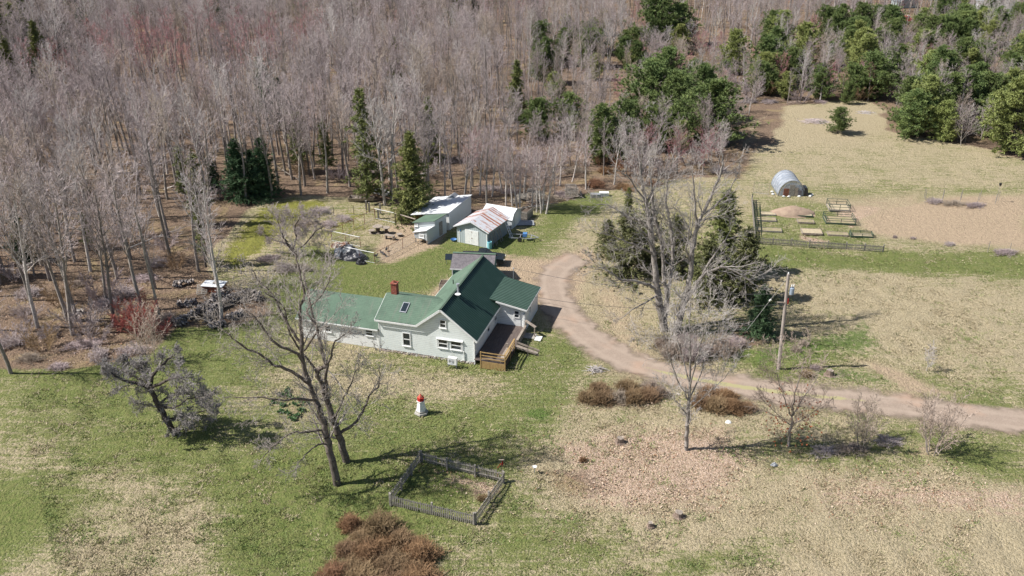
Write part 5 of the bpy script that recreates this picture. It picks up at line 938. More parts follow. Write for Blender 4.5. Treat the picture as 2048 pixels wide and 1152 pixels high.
def bed(q, w_, d, h, lab, mat, fill, rail=0.):
    t = thing('raised_bed', lab, 'raised bed', G(*zr(*q)), R(-7), 'raised beds of the vegetable garden'); MB().box(0, w_, 0, .05, 0, h).box(0, w_, d - .05, d, 0, h).box(0, .05, .05, d - .05, 0, h).box(w_ - .05, w_, .05, d - .05, 0, h).build('frame', mat, t); MB().box(.05, w_ - .05, .05, d - .05, 0, h * .8).build('fill', fill, t)
    if rail:
        q_ = MB()
        for x in (0.03, w_ / 2, w_ - .03):
            for y in (0.03, d - .03): q_.box(x - .03, x + .03, y - .03, y + .03, h, rail)
        for z in (rail, (rail + h) / 2):
            for y in (.03, d - .03): q_.beam((0, y, z), (w_, y, z), .05)
            for x in (.03, w_ - .03): q_.beam((x, 0, z), (x, d, z), .05)
        q_.build('trellis', m_darkgreen, t)
m_straw = M('straw mulch', (.46, .39, .27), (.38, .32, .22), 4); m_fillg = M('weedy soil', (.26, .24, .13), (.34, .27, .19), 3)
bed((240, 770), 2.3, 1.2, .22, 'raised bed beside the left board fence, second from the back', m_wood2, m_fillg, .0); bed((240, 910), 2.9, 1.1, .2, 'weedy raised bed beside the left board fence with straw tuft', m_wood2, m_fillg); bed((780, 705), 1.9, 1.1, .2, 'straw covered raised bed just below the soil mound', m_darkgreen, m_straw)
bed((790, 795), 2.0, 1.1, .2, 'pale raised bed in the middle column, second row', m_wood, m_fillg); bed((850, 950), 2.4, 1.6, .25, 'log edged raised bed in the middle of the front row', m_wood, m_straw); bed((1200, 968), 2.4, 1.0, .22, 'weedy log edged bed right of the middle front row bed', m_wood, m_fillg); bed((1510, 985), 2.6, 1.1, .22, 'dark framed bed at the right end of the front row', m_darkgreen, m_straw, .5)
bed((1170, 805), 3.6, 2.4, .22, 'large bed with dark green trellis frame on the right', m_darkgreen, m_fillg, .75); bed((1215, 625), 2.6, 2.2, .2, 'rearmost large bed with slatted grey trellis', m_wood2, m_straw, .9); bed((280, 690), 1.9, 1.0, .2, 'rear raised bed beside the left board fence', m_wood2, m_straw)
t = thing('garden_arbor', 'row of low dark arches inside the left board fence', 'trellis', G(1510, 478), 0); q = MB(); a0, a1 = G(1511, 474) - G(1510, 478), G(1508, 418) - G(1510, 478)
for k in range(16): s = a0 + (a1 - a0) * k / 15; q.beam(tuple(s), tuple(s + [0, 0, .9]), .05).beam(tuple(s + [.7, 0, 0]), tuple(s + [.7, 0, .9]), .05).beam(tuple(s + [0, 0, .9]), tuple(s + [.7, 0, .9]), .05)
q.build('hoop_frame', m_darkgreen, t)
for i, (pts, lab) in enumerate((([(1850, 400), (1990, 408)], 'post and wire raspberry row at the back right field'), ([(1848, 396), (1996, 402)], 'rear line of stakes behind the raspberry row'), ([(1975, 505), (2060, 512)], 'short stake fence with brambles at the right edge'))): wire_fence(pts, 1.4, lab, mat=m_wood2, toprail=False, mesh=False, r=.04, step=2.4)
wire_fence([(1506, 385), (1537, 389)], 1.6, 'bean trellis of thin poles left of the greenhouse', mat=m_wood, toprail=False, mesh=True, r=.03, step=2.0)
q = MB(); q.tube([(0, 0, 0), (0, 0, 2.3)], .03, 6); t = thing('bird_box_post', 'thin post with small dark bird box beside the raspberry row', 'bird box', G(1992, 404)); q.build('post', m_wood2, t); MB().box(-.12, .12, -.12, .12, 2.3, 2.65).build('box', m_black, t)
# brush pile in the far field
def brush(px, py, n, r, h, lab, mat, mats2=None):
    t = MB()
    for k in range(n):
        x, y = np.random.RandomState(k + px).normal(0, r * .4, 2); a = random.random() * 3.14; l = random.uniform(.3, .9); z = random.random() * h * max(.2, 1 - math.hypot(x, y) / r); t.tube([(x - l * math.cos(a), y * .6 - l * math.sin(a) * .6, z), (x + l * math.cos(a), y * .6 + l * math.sin(a) * .6, z + random.uniform(-.1, .2))], .025, 4)
    o = t.build('brush_pile', mat, None, G(px, py)); tag(o, lab, 'brush pile')
brush(1630, 244, 160, 2.6, .6, 'grey brush pile in the far dry field left of the small pine', m_tw_grey); brush(1732, 226, 60, 2, .3, 'low pale debris line in the far dry field', m_tw_pale); brush(1190, 740, 40, .8, .3, 'fallen branches beside the driveway under the big maple', m_tw_pale)
# distant houses and cars
fl_ = G(1816, 16); t = thing('distant_house', 'far white house partly hidden by trees at the top right', 'house', (fl_[0], fl_[1], 0), R(12)); t.scale = (.6, .6, .6); MB().prism([(-5, 0), (5, 0), (5, 3), (0, 5.2), (-5, 3)], 0, 7).build('wall', m_greywall, t); MB().slab([(-5.3, -.3, 2.95), (0, -.3, 5.35), (0, 7.3, 5.35), (-5.3, 7.3, 2.95)], .12).slab([(0, -.3, 5.35), (5.3, -.3, 2.95), (5.3, 7.3, 2.95), (0, 7.3, 5.35)], .12).build('roof', m_galv, t); window(t, (-3, -.001, 1), X_, nf, 1.2, 1.2); window(t, (1.5, -.001, 1), X_, nf, 1.2, 1.2)
f2_ = G(2005, 30); t = thing('distant_barn', 'far grey roofed barn behind bare trees in the top right corner', 'barn', (f2_[0], f2_[1], 0), R(-10)); MB().prism([(-5, 0), (5, 0), (5, 2.6), (0, 4.4), (-5, 2.6)], 0, 9).build('wall', m_whitewall, t); MB().slab([(-5.3, -.3, 2.55), (0, -.3, 4.55), (0, 9.3, 4.55), (-5.3, 9.3, 2.55)], .12).slab([(0, -.3, 4.55), (5.3, -.3, 2.55), (5.3, 9.3, 2.55), (0, 9.3, 4.55)], .12).build('roof', m_galv, t)
car(G(1746, 42), R(10), m_carw, 'white car parked far beyond the pine grove', 'car'); car(G(1811, 44), R(-5), m_carr, 'red car parked far off in front of the distant white house', 'car'); car(G(1800, 38), R(5), m_carw, 'white car parked just left of the far red car', 'car')
# ------------------------------------------------------------------ single large trees with their own limbs
def hero(label, base, limbs, bark, twm, seed, kids=9, klen=.33, grp=None, tmin=.0095, name='bare_tree', levels=None, sub=1.0):
    """limbs: (radius at start, radius at end, [(px, py, depth offset)...]); traced on the photo, each with its own distance"""
    rs = np.random.RandomState(seed); B = G(*base); Y0 = B[1]; cfg = levels or [(7, .12, .05, 8, .65, .5, .08, .5), (4, .15, .04, 4, .6, .6, .1, .55), (3, .18, .03, 3, .5, .6, .1, .6), (2, .18, 0, 0, 0, 0, 0, 0)]
    out = [[] for _ in cfg]; tr = []
    for r0, r1, pts in limbs:
        P = [W(px, py, Y0 + dy) - B for px, py, dy in pts]; Q = []
        if tr: mids = np.array([s[3:6] for s in tr]); P[0] = mids[np.argmin(np.linalg.norm(mids - P[0], axis=1))].copy()
        for i in range(len(P) - 1):
            a, b, c, d = P[max(0, i - 1)], P[i], P[i + 1], P[min(i + 2, len(P) - 1)]
            for k in range(4): u = k / 4; Q.append(.5 * (2 * b + (c - a) * u + (2 * a - 5 * b + 4 * c - d) * u * u + (3 * b - a - 3 * c + d) * u ** 3) + rs.normal(0, .04, 3) * (i + k > 0))
        Q.append(P[-1]); n = len(Q) - 1; Lt = sum(np.linalg.norm(Q[i + 1] - Q[i]) for i in range(n))
        for i in range(n): ra, rb = r0 + (r1 - r0) * i / n, r0 + (r1 - r0) * (i + 1) / n; tr.append((*Q[i], *Q[i + 1], ra, rb))
        kk = max(3, int(kids * Lt / 8)); phi = rs.rand() * 6
        for k in range(kk + 1):
            u = (.22 + .78 * (k + rs.rand() * .8) / kk) if k < kk else .999; u = min(u, .999); i = int(u * n); q = Q[i] + (Q[i + 1] - Q[i]) * (u * n - i); dd = nrm(Q[i + 1] - Q[i]); phi += 2.4
            s = nrm(np.cross(dd, [0, 0, 1.] if abs(dd[2]) < .95 else [1., 0, 0])); b = np.cross(s, dd); a = rs.uniform(.45, .9) if k < kk else .1
            nd = nrm(dd * math.cos(a) + (s * math.cos(phi) + b * math.sin(phi)) * math.sin(a)); rr = (r0 + (r1 - r0) * u)
            grow(rs, q, nd, sub * min(4.2, max(2.2 if levels is None else 0, Lt * klen * 1.25)) * (1.15 - .35 * u) * rs.uniform(.5, 1.25), max(.02, rr * .42), 0, cfg, out)
    tw = np.array([s for l in out for s in l]); tw[:, 6] = np.maximum(tw[:, 6], tmin); tw[:, 7] = np.maximum(tw[:, 7], tmin * .75)
    t = thing(name, label, 'tree', B, 0, grp); link('trunk', segmesh('hero_trunk', tr, 9, [bark]), t); link('crown', segmesh('hero_crown', tw, 3, [twm]), t); return t
m_ptw = twig('silver maple twigs', (.50, .46, .43))
m_mbark = M('brown grey maple bark', (.185, .155, .135), (.10, .08, .07), 9, bmp=.9, c3=(.25, .22, .2), stretch=(1, 1, .3)); m_pbark = M('pale silver maple bark', (.34, .31, .285), (.20, .175, .155), 8, bmp=.9, c3=(.45, .42, .39), stretch=(1, 1, .35))
m_mtw = twig('brown grey maple twigs', (.50, .45, .41))
z2 = lambda a, b: (430 + a / 1.986, 420 + b / 1.986)
def Z(zf, *q): return [(*zf(a, b), d) for a, b, d in q]
hero('tall leaning bare maple with dark trunk in front of the left wing, nearer of two', (673, 967), [
    (.30, .16, Z(z2, (485, 1088, 0), (455, 960, 0), (432, 850, .2), (402, 760, .3), (375, 690, .5))),
    (.17, .04, Z(z2, (375, 690, .5), (345, 590, .6), (345, 480, .8), (335, 400, 1.2), (355, 330, 1.6), (330, 240, 2), (320, 170, 2.4))),
    (.13, .035, Z(z2, (375, 690, .5), (300, 640, -.4), (240, 620, -.9), (190, 580, -1.2), (110, 540, -1.6), (40, 480, -2.2))),
    (.12, .03, Z(z2, (360, 640, .5), (330, 570, .2), (240, 530, -.2), (200, 480, -.6), (150, 420, -.8), (100, 380, -1))),
    (.10, .03, Z(z2, (345, 520, .7), (300, 470, 1.1), (262, 400, 1.5), (225, 330, 1.8), (180, 290, 2), (150, 240, 2.2))),
    (.10, .03, Z(z2, (402, 760, .3), (330, 750, -1), (260, 755, -1.8), (170, 742, -2.2), (80, 745, -2.6))),
    (.09, .03, Z(z2, (440, 880, .1), (370, 880, -.7), (310, 885, -1.3), (240, 930, -1.6), (190, 985, -1.8))),
    (.08, .02, Z(z2, (458, 930, .1), (400, 935, -.9), (350, 985, -1.5), (330, 1010, -1.7))),
    (.09, .03, Z(z2, (400, 560, .6), (405, 480, .4), (370, 400, .9), (430, 330, 1), (460, 250, 1.4)))], m_mbark, m_mtw, 501, 9, .30)
hero('tall bare maple just behind the leaning one, with a limb reaching right', (690, 922), [
    (.30, .20, Z(z2, (522, 1000, 0), (490, 890, 0), (460, 800, .2), (430, 710, .4))),
    (.18, .05, Z(z2, (430, 710, .4), (405, 640, .6), (435, 620, .6), (425, 560, .9), (405, 470, 1.2), (380, 380, 1.5), (360, 300, 1.7), (350, 230, 2))),
    (.13, .03, Z(z2, (440, 740, .4), (440, 640, .0), (460, 580, -.2), (480, 520, -.4), (520, 490, -.6))),
    (.14, .03, Z(z2, (487, 880, 0), (540, 860, .3), (585, 800, .6), (615, 740, .8), (650, 690, 1), (655, 620, 1.2))),
    (.09, .02, Z(z2, (490, 850, 0), (505, 760, -.3), (540, 690, -.5), (570, 620, -.4))),
    (.11, .03, Z(z2, (420, 690, .4), (390, 620, -.4), (340, 560, -.7), (290, 470, -1), (270, 380, -1.2), (200, 330, -1.5)))], m_mbark, m_mtw, 502, 9, .32)
z3 = lambda a, b: (1140 + a / 2.45, 270 + b / 2.45)
hero('huge pale-barked bare maple with several trunks beside the driveway curve', (1330, 660), [
    (.42, .30, Z(z3, (463, 955, 0), (440, 840, 0), (428, 740, 0))),
    (.30, .08, Z(z3, (428, 740, 0), (415, 620, .2), (400, 500, .3), (385, 400, .4), (370, 310, .5), (350, 220, .6), (340, 130, .7))),
    (.24, .07, Z(z3, (463, 940, .4), (475, 800, .6), (460, 700, .8), (455, 580, 1), (440, 480, 1.2), (410, 380, 1.4), (400, 270, 1.6), (390, 150, 1.8))),
    (.20, .06, Z(z3, (475, 850, .4), (490, 720, 1), (505, 600, 1.6), (500, 480, 2), (485, 400, 2.4), (470, 320, 2.6), (480, 220, 2.8))),
    (.16, .04, Z(z3, (420, 750, 0), (370, 730, -.5), (300, 715, -1), (240, 705, -1.5), (190, 670, -2), (130, 640, -2.4))),
    (.12, .03, Z(z3, (412, 600, .2), (360, 560, -.4), (290, 530, -1), (220, 500, -1.4), (150, 480, -1.8))),
    (.12, .03, Z(z3, (395, 480, .3), (340, 420, -.5), (280, 400, -.8), (200, 350, -1.2), (130, 340, -1.5))),
    (.10, .03, Z(z3, (380, 330, .5), (330, 270, 0), (290, 210, -.4), (250, 180, -.6))),
    (.10, .03, Z(z3, (370, 330, .5), (420, 250, .8), (460, 170, 1), (500, 110, 1.2))),
    (.10, .03, Z(z3, (430, 790, 0), (370, 820, -1.2), (300, 860, -2), (250, 900, -2.6))),
    (.09, .03, Z(z3, (450, 620, 1), (500, 640, .2), (560, 600, -.4)))], m_pbark, m_ptw, 503, 8, .36)
hero('second pale-barked bare maple with forked right trunk beside the huge one', (1352, 668), [
    (.36, .26, Z(z3, (520, 975, 0), (545, 870, 0), (565, 790, .1))),
    (.28, .06, Z(z3, (565, 790, .1), (590, 690, .3), (600, 560, .5), (620, 460, .8), (650, 390, 1), (700, 280, 1.3), (740, 170, 1.6), (745, 90, 1.8))),
    (.14, .04, Z(z3, (620, 460, .8), (612, 360, .6), (608, 250, .4), (600, 170, .2))),
    (.11, .03, Z(z3, (650, 390, 1), (720, 340, 1.2), (790, 260, 1.5), (820, 190, 1.8))),
    (.20, .06, Z(z3, (560, 830, .1), (600, 770, -.3), (650, 690, -.6), (700, 660, -.8), (770, 650, -1), (850, 690, -1.4), (900, 730, -1.8))),
    (.12, .03, Z(z3, (650, 690, -.6), (700, 600, -.4), (740, 540, -.2), (780, 480, 0))),
    (.10, .03, Z(z3, (595, 640, .3), (570, 560, -.2), (585, 470, -.4), (590, 380, -.6)))], m_pbark, m_ptw, 504, 8, .34)
z4 = lambda a, b: (1140 + a / 2.45, 270 + b / 2.45)
hero('upright bare young maple with straight trunk just below the driveway', (1373, 899), [
    (.17, .11, [(1373, 899, 0), (1374, 860, 0), (1377, 820, 0), (1378, 790, 0)]), (.11, .03, [(1378, 790, 0), (1380, 730, 0), (1378, 660, .1), (1382, 600, .1)]), (.07, .02, [(1377, 800, 0), (1355, 760, -.4), (1335, 700, -.8), (1325, 650, -1)]),
    (.07, .02, [(1378, 800, 0), (1400, 750, .3), (1425, 690, .7), (1445, 640, 1)]), (.07, .02, [(1378, 780, 0), (1392, 720, -.4), (1410, 660, -.8), (1420, 600, -1)]), (.06, .02, [(1378, 770, 0), (1362, 710, .5), (1350, 650, .8), (1345, 610, 1)]), (.05, .015, [(1376, 830, 0), (1350, 800, .3), (1325, 770, .6)]), (.05, .015, [(1376, 825, 0), (1405, 795, -.4), (1440, 765, -.8), (1470, 730, -1)])], m_pbark, m_ptw, 505, 9, .30)
hero('small bare oak with clinging rusty leaves beside the driveway', (1577, 893), [
    (.12, .07, [(1577, 893, 0), (1583, 850, 0), (1585, 830, 0)]), (.06, .015, [(1585, 830, 0), (1590, 790, 0), (1605, 740, .2), (1612, 700, .2)]), (.05, .012, [(1585, 835, 0), (1570, 800, -.4), (1558, 760, -.7), (1550, 725, -.8)]), (.05, .012, [(1585, 835, 0), (1600, 805, .4), (1625, 770, .8), (1640, 740, 1)]), (.04, .012, [(1582, 855, 0), (1555, 830, .4), (1535, 805, .8)]), (.04, .012, [(1582, 855, 0), (1612, 835, -.4), (1645, 810, -.8)])], m_bark, m_tw_tan, 506, 11, .36)
oak = bpy.data.objects.get('bare_tree'); rs = np.random.RandomState(77); cn = []
for _ in range(150): a = rs.rand() * 6.28; r = rs.uniform(.6, 2.3); cn.append((math.cos(a) * r, math.sin(a) * r, rs.uniform(.6, 4.8)))
V, F = tri_cloud(rs, np.array(cn), np.full(len(cn), .15), 4, .4); ok_t = [o for o in C.objects if o.get('label', '').startswith('small bare oak')][0]; link('dry_leaves', mesh_np('dry_leaves', V, F3=F, mats=[m_rustleaf]), ok_t)
SH = [multi_stem('whip_' + str(i), 220 + i, 5, (6, 7, 4)[i], m_bark, (m_tw_tan, m_tw_grey, m_tw_mauve)[i], .34, 1.0, .038) for i in range(3)]
place_tree('bare_tree', SH[0], G(1722, 892), .95, 'middle small bare tree between the oak and the upright bush by the driveway', group=None)
place_tree('bare_tree', SH[0], G(1864, 906), 1.12, 'vase-shaped multi-stemmed bare tree at the right by the driveway'); place_tree('birch_tree', multi_stem('sap', 231, 3.2, 1, m_birch, m_tw_pale, .1, 1.2, .03), G(1851, 739), 1., 'small pale sapling alone in the grass right of the utility pole')
# apple trees: low, wide, dense and gnarled
GN = [(4, .22, .05, 9, .8, .62, .2, .6), (4, .28, .03, 8, .8, .55, .15, .55), (3, .3, .0, 7, .75, .5, .15, .55), (2, .3, 0, 0, 0, 0, 0, 0)]
hero('dense dark gnarled old apple tree casting a heavy shadow on the left lawn', (352, 868), [
    (.25, .18, [(352, 868, 0), (330, 835, 0), (312, 800, 0), (300, 775, 0)]), (.18, .06, [(300, 775, 0), (270, 765, -.5), (240, 758, -.8), (222, 745, -1)]), (.16, .05, [(300, 775, 0), (310, 745, .3), (335, 720, .6), (350, 708, .8)]),
    (.15, .05, [(300, 775, 0), (325, 765, -.6), (350, 755, -.8), (370, 760, -1)]), (.14, .05, [(305, 790, 0), (290, 755, 1), (275, 735, 1.6), (260, 725, 2)]), (.1, .04, [(318, 805, 0), (345, 815, -.6), (375, 800, -1), (400, 795, -1.2)]), (.1, .03, [(325, 830, 0), (335, 850, -1), (350, 860, -1.8)]), (.1, .03, [(330, 835, 0), (360, 835, .3), (395, 825, .6), (415, 820, .8)]), (.1, .03, [(316, 805, 0), (350, 790, .8), (385, 785, 1.2)]), (.09, .03, [(300, 775, 0), (255, 745, .8), (225, 735, 1)])], m_darkbark, m_tw_dark, 507, 12, .5, tmin=.014, levels=GN, sub=.7)
hero('grey rounded old apple tree behind the log piles near the moss clearing', (592, 512), [
    (.22, .16, [(592, 512, 0), (585, 500, 0), (575, 488, 0)]), (.12, .04, [(575, 488, 0), (565, 472, 0), (560, 455, .2), (555, 440, .3)]), (.12, .04, [(585, 500, 0), (592, 478, -.3), (590, 455, -.5), (600, 435, -.6)]), (.1, .04, [(592, 505, 0), (612, 485, .3), (630, 465, .5), (645, 455, .6)]), (.1, .04, [(575, 490, 0), (550, 480, .4), (530, 470, .8)])], m_darkbark, m_tw_grey, 508, 12, .6, levels=GN, sub=.75)
place_tree('red_twig_tree', multi_stem('scarlet', 240, 3.6, 11, m_tw_scar, m_tw_scar, .8, 1.0, .02, .010), G(285, 668), 1.1, 'scarlet budding shrub tree at the wood edge above the old apple tree', 'shrub')
place_tree('bare_tree', multi_stem('tallwhips', 241, 6, 4, m_bark, m_tw_tan, .22, 1., .04), G(308, 728), .95, 'slender bare whips growing up behind the dark apple tree')
for k, (px, py, s) in enumerate(((240, 660, .5), (330, 668, .6))): place_tree('red_twig_tree', multi_stem('scarlet2', 242 + k, 3, 7, m_tw_scar, m_tw_scar, .8, 1., .02, .012), G(px, py), s, ('low scarlet shrub at the left foot of the scarlet shrub tree', 'low scarlet shrub between the scarlet tree and firewood rows')[k], 'shrub')
# twiggy thickets
def thicket(name, seed, rx, ry, h, n, mat, core=None):
    rs = np.random.RandomState(seed); S = []
    for _ in range(n):
        a = rs.rand() * 6.28; q = rs.rand() ** .5; wob = .8 + .45 * math.sin(a * 3 + seed) * math.cos(a * 2); x, y = math.cos(a) * rx * q * wob, math.sin(a) * ry * q * wob; lump = .55 + .9 * float(vnoise(np.array([x + seed * 9.]), np.array([y]), .55, seed)[0]); hh = h * lump * math.sqrt(max(.05, 1 - q * q)) * rs.uniform(.5, 1.15); out = np.array([x * .3, y * .3, 0]) + rs.normal(0, .12 * h, 3) * [1, 1, 0]
        p0 = np.array([x * .8, y * .8, 0]); p1 = p0 + out * .5 + [0, 0, hh * .6]; p2 = p1 + out * .6 + rs.normal(0, .08 * h, 3) + [0, 0, hh * .4]; r = .013; S.append((*p0, *p1, r, r * .9)); S.append((*p1, *p2, r * .9, r * .6))
        for _ in range(2): p3 = p1 + (p2 - p1) * rs.rand(); S.append((*p3, *(p3 + rs.normal(0, .13 * h, 3) + [0, 0, .1 * h]), r * .8, r * .5))
    return segmesh(name, S, 3, [mat])
THK = [thicket('thicket_a', 1, 1, 1, 1, 760, m_tw_rust), thicket('thicket_b', 2, 1, 1, 1, 760, m_tw_brown), thicket('thicket_c', 3, 1, 1, 1, 330, m_tw_tan), thicket('thicket_d', 4, 1, 1, 1, 330, m_tw_mauve), thicket('thicket_e', 5, 1, 1, 1, 260, m_tw_grey)]
def bushy(px, py, v, sx, sy, sz, label, group=None):
    t = thing('twiggy_shrub', label, 'shrub', G(px, py), random.random() * .6, group); t.scale = (sx * 1.05, sy * 1.05, sz * .92); link('crown', THK[v], t); return t
SP = [(700, 1058, .85, 1.0, 0, 'upper left'), (758, 1062, 1.25, 1.25, 1, 'tall golden top'), (838, 1118, 1.3, 1.1, 0, 'right edge'), (800, 1085, .9, .9, 1, 'upper right'), (690, 1105, .8, .8, 1, 'left edge'), (735, 1115, 1.2, .9, 0, 'middle'), (780, 1140, 1.3, 1.0, 1, 'lower middle'), (665, 1160, 1.1, .9, 0, 'lower left corner'), (720, 1170, 1.3, 1.1, 1, 'bottom left'), (830, 1175, 1.5, 1.1, 0, 'bottom right'), (725, 1080, 1., .7, 1, 'small inner left'), (765, 1100, 1.1, .75, 0, 'small inner middle'), (700, 1140, 1., .7, 1, 'small inner lower'), (810, 1145, 1.1, .8, 1, 'small inner right'), (770, 1180, 1.3, 1., 1, 'bottom middle'), (640, 1180, .9, .8, 1, 'outermost left bottom')]
for px, py, r, h, v, w_ in SP: bushy(px, py, v, r, r, h, 'rounded red-brown leafless shrub, ' + w_ + ' of the clump at the bottom edge', 'red brown shrub clump')
HG = [(1175, 800, 1.0, .85), (1205, 803, 1.1, 1.0), (1235, 801, 1.1, 1.05), (1265, 800, 1.1, 1.0), (1295, 797, 1.1, .95), (1320, 790, .9, .8), (1195, 780, .9, .7), (1250, 778, 1.0, .8), (1300, 776, 1., .8)]
for k, (px, py, r, h) in enumerate(HG): bushy(px, py, (1, 1, 2)[k % 3], r, r * .8, h, 'brown leafless shrub, ' + ['first', 'second', 'third', 'fourth', 'fifth', 'last', 'rear left', 'rear middle', 'rear right'][k] + ' from the left in the hedge below the driveway', 'brown hedge left of the upright maple')
for k, (px, py, r, h) in enumerate(((1400, 810, 1.1, 1.0), (1432, 818, 1.2, 1.1), (1462, 822, 1.1, 1.0), (1490, 820, .8, .8), (1415, 790, 1., .8), (1450, 798, 1., .8))): bushy(px, py, (1, 1, 0)[k % 3], r, r * .8, h, 'brown leafless shrub, ' + ['first', 'second', 'third', 'fourth', 'rear left', 'rear right'][k] + ' of the hedge right of the upright maple', 'brown hedge right of the upright maple')
for k, (px, py, v, r, h, w_) in enumerate(((1345, 712, 2, 1.5, 1.7, 'left tan'), (1390, 716, 3, 1.6, 2.2, 'middle mauve'), (1435, 708, 2, 1.6, 2.2, 'right tan'), (1470, 690, 3, 1.1, 1.3, 'outer right mauve'), (1370, 690, 3, 1.3, 1.7, 'rear mauve'), (1325, 690, 2, 1.0, 1.0, 'outer left tan'))): bushy(px, py, v, r, r * .8, h, w_ + ' thicket of twigs at the foot of the huge maple', 'twig thickets under the maple')
for k, (px, py, w_) in enumerate(((1630, 738, 'beside the pale stump'), (1612, 752, 'left of the pale stump'), (1590, 702, 'behind the utility pole'), (1605, 690, 'tan one behind the pole'))): bushy(px, py, (3, 1, 2, 2)[k], .6, .5, .6, 'small brown weed bush ' + w_, 'small bushes by the pole')
for k, (px, py, r, h, v, w_) in enumerate(((1165, 922, .35, .3, 0, 'alone on the pale leaves'), (1650, 905, 1.3, .35, 4, 'beneath the small oak'), (1700, 900, 1.5, .4, 2, 'beneath the middle small tree'), (1780, 885, 1.3, .35, 4, 'between the last two small trees'), (965, 998, .5, .3, 1, 'inside the right corner of the square fence'), (1900, 490, .8, .4, 4, 'in brambles near the right stakes'), (1870, 405, 1.4, .6, 4, 'left part of the raspberry row'), (1905, 409, 1.6, .6, 2, 'middle of the raspberry row'), (1950, 412, 1.6, .6, 3, 'right part of the raspberry row'), (2010, 506, 1.6, .6, 3, 'right edge bramble'), (1790, 476, .3, .5, 3, 'first small clump on the soil edge'), (1826, 478, .4, .4, 3, 'second small clump on the soil edge'))): bushy(px, py, v, r, r * .6, h, 'low twiggy growth ' + w_)
# undergrowth low thickets in the wood edge
lt = [(60, 720), (120, 735), (200, 715), (270, 705), (330, 640), (170, 690), (100, 670), (20, 690), (45, 625), (210, 610), (250, 590), (60, 590), (150, 570), (290, 560), (320, 530), (1020, 385), (1100, 400), (1130, 392), (980, 380), (640, 425), (610, 450), (660, 450), (690, 440), (570, 540), (600, 540), (540, 520), (1500, 205), (1540, 205), (1590, 207), (1640, 205), (1440, 345), (1300, 370), (1250, 378), (1190, 372), (1480, 270), (1210, 345), (1150, 345)]
for k, (px, py) in enumerate(lt): bushy(px, py, (2, 3, 4, 4)[k % 4] if not (1180 < px < 1320) else 0, random.uniform(.9, 2.0), random.uniform(.7, 1.5), random.uniform(.5, 1.0), ('tan', 'mauve', 'grey', 'rusty')[k % 4 if not (1180 < px < 1320) else 3] + ' brushwood under the trees ' + where(px), 'low brushwood along the wood')
# evergreens placed one by one
def spr(px, pb, pt, v, label, name='spruce_tree', w=1., cat='tree', grp=None):
    h = Hgt(px, pb, pt); m = SPR[v]; s = h / (14, 12, 10, 11, 8)[v]; t = place_tree(name, m, G(px, pb), s * w, label, cat, grp); t.scale = (s * w, s * w, s); return t
spr(735, 402, 176, 0, 'tallest olive green spruce in front of the bare wood', w=1.0); spr(827, 436, 262, 1, 'dense conical spruce close behind the compost bins and sheds', w=1.15)
for px, pb, pt, lab in ((482, 400, 278, 'left of two dark pines at the back of the moss clearing'), (532, 396, 276, 'right of two dark pines at the back of the moss clearing'), (508, 385, 300, 'dark pine half hidden between the two dark pines')): spr(px, pb, pt, 2, lab, 'pine_tree', 1.15, grp='dark pines by the clearing')
spr(412, 534, 395, 3, 'thin sparse young spruce at the edge of the moss clearing'); spr(405, 450, 300, 3, 'thin light green spruce behind the thin sparse one', w=1.3); spr(372, 400, 290, 3, 'slim green conifer left of the two dark pines', w=1.4); spr(430, 385, 310, 2, 'small dark conifer left beside the dark pine pair')
spr(605, 345, 215, 3, 'pale green slim conifer left of the tallest spruce', w=1.6); spr(655, 350, 240, 3, 'second pale green slim conifer left of the tallest spruce', w=1.5); spr(50, 520, 430, 2, 'small dark fir low among the left trunks'); spr(180, 500, 420, 3, 'young green fir among the left trunks', w=1.5)
for px, pb, pt, v, w_, lab in ((1250, 548, 420, 4, 1.25, 'olive juniper-like spruce left behind the huge maple'), (1215, 510, 440, 4, 1.35, 'low olive spruce at the far left behind the huge maple'), (1290, 528, 395, 4, 1.0, 'olive spruce behind the main trunks of the huge maple'), (1345, 545, 430, 4, 1.1, 'dark spruce between the two pale maples'), (1440, 548, 378, 1, 1.5, 'tall dark green spruce behind the second pale maple'), (1480, 600, 455, 4, 1.1, 'dark spruce right behind the maple limb tips'), (1410, 600, 480, 4, 1.2, 'lower olive spruce behind the fork of the second maple'), (1255, 440, 375, 1, 1.1, 'small olive spruce far behind the huge maple')): spr(px, pb, pt, v, lab, w=w_, grp='evergreens behind the big maples')
spr(1517, 672, 572, 2, 'small dense dark spruce just left of the utility pole', w=1.25); spr(15, 160, -40, 1, 'tall dark spruce at the top left corner', w=1.2)
def pn(px, pb, pt, v, label, w=1.): h = Hgt(px, pb, pt); s = h / (9, 7.6, 8.4, 8)[v]; t = place_tree('pine_tree', PINE[v], G(px, pb), s, label, 'tree', 'pines around the far field'); t.scale = (s * w, s * w, s)
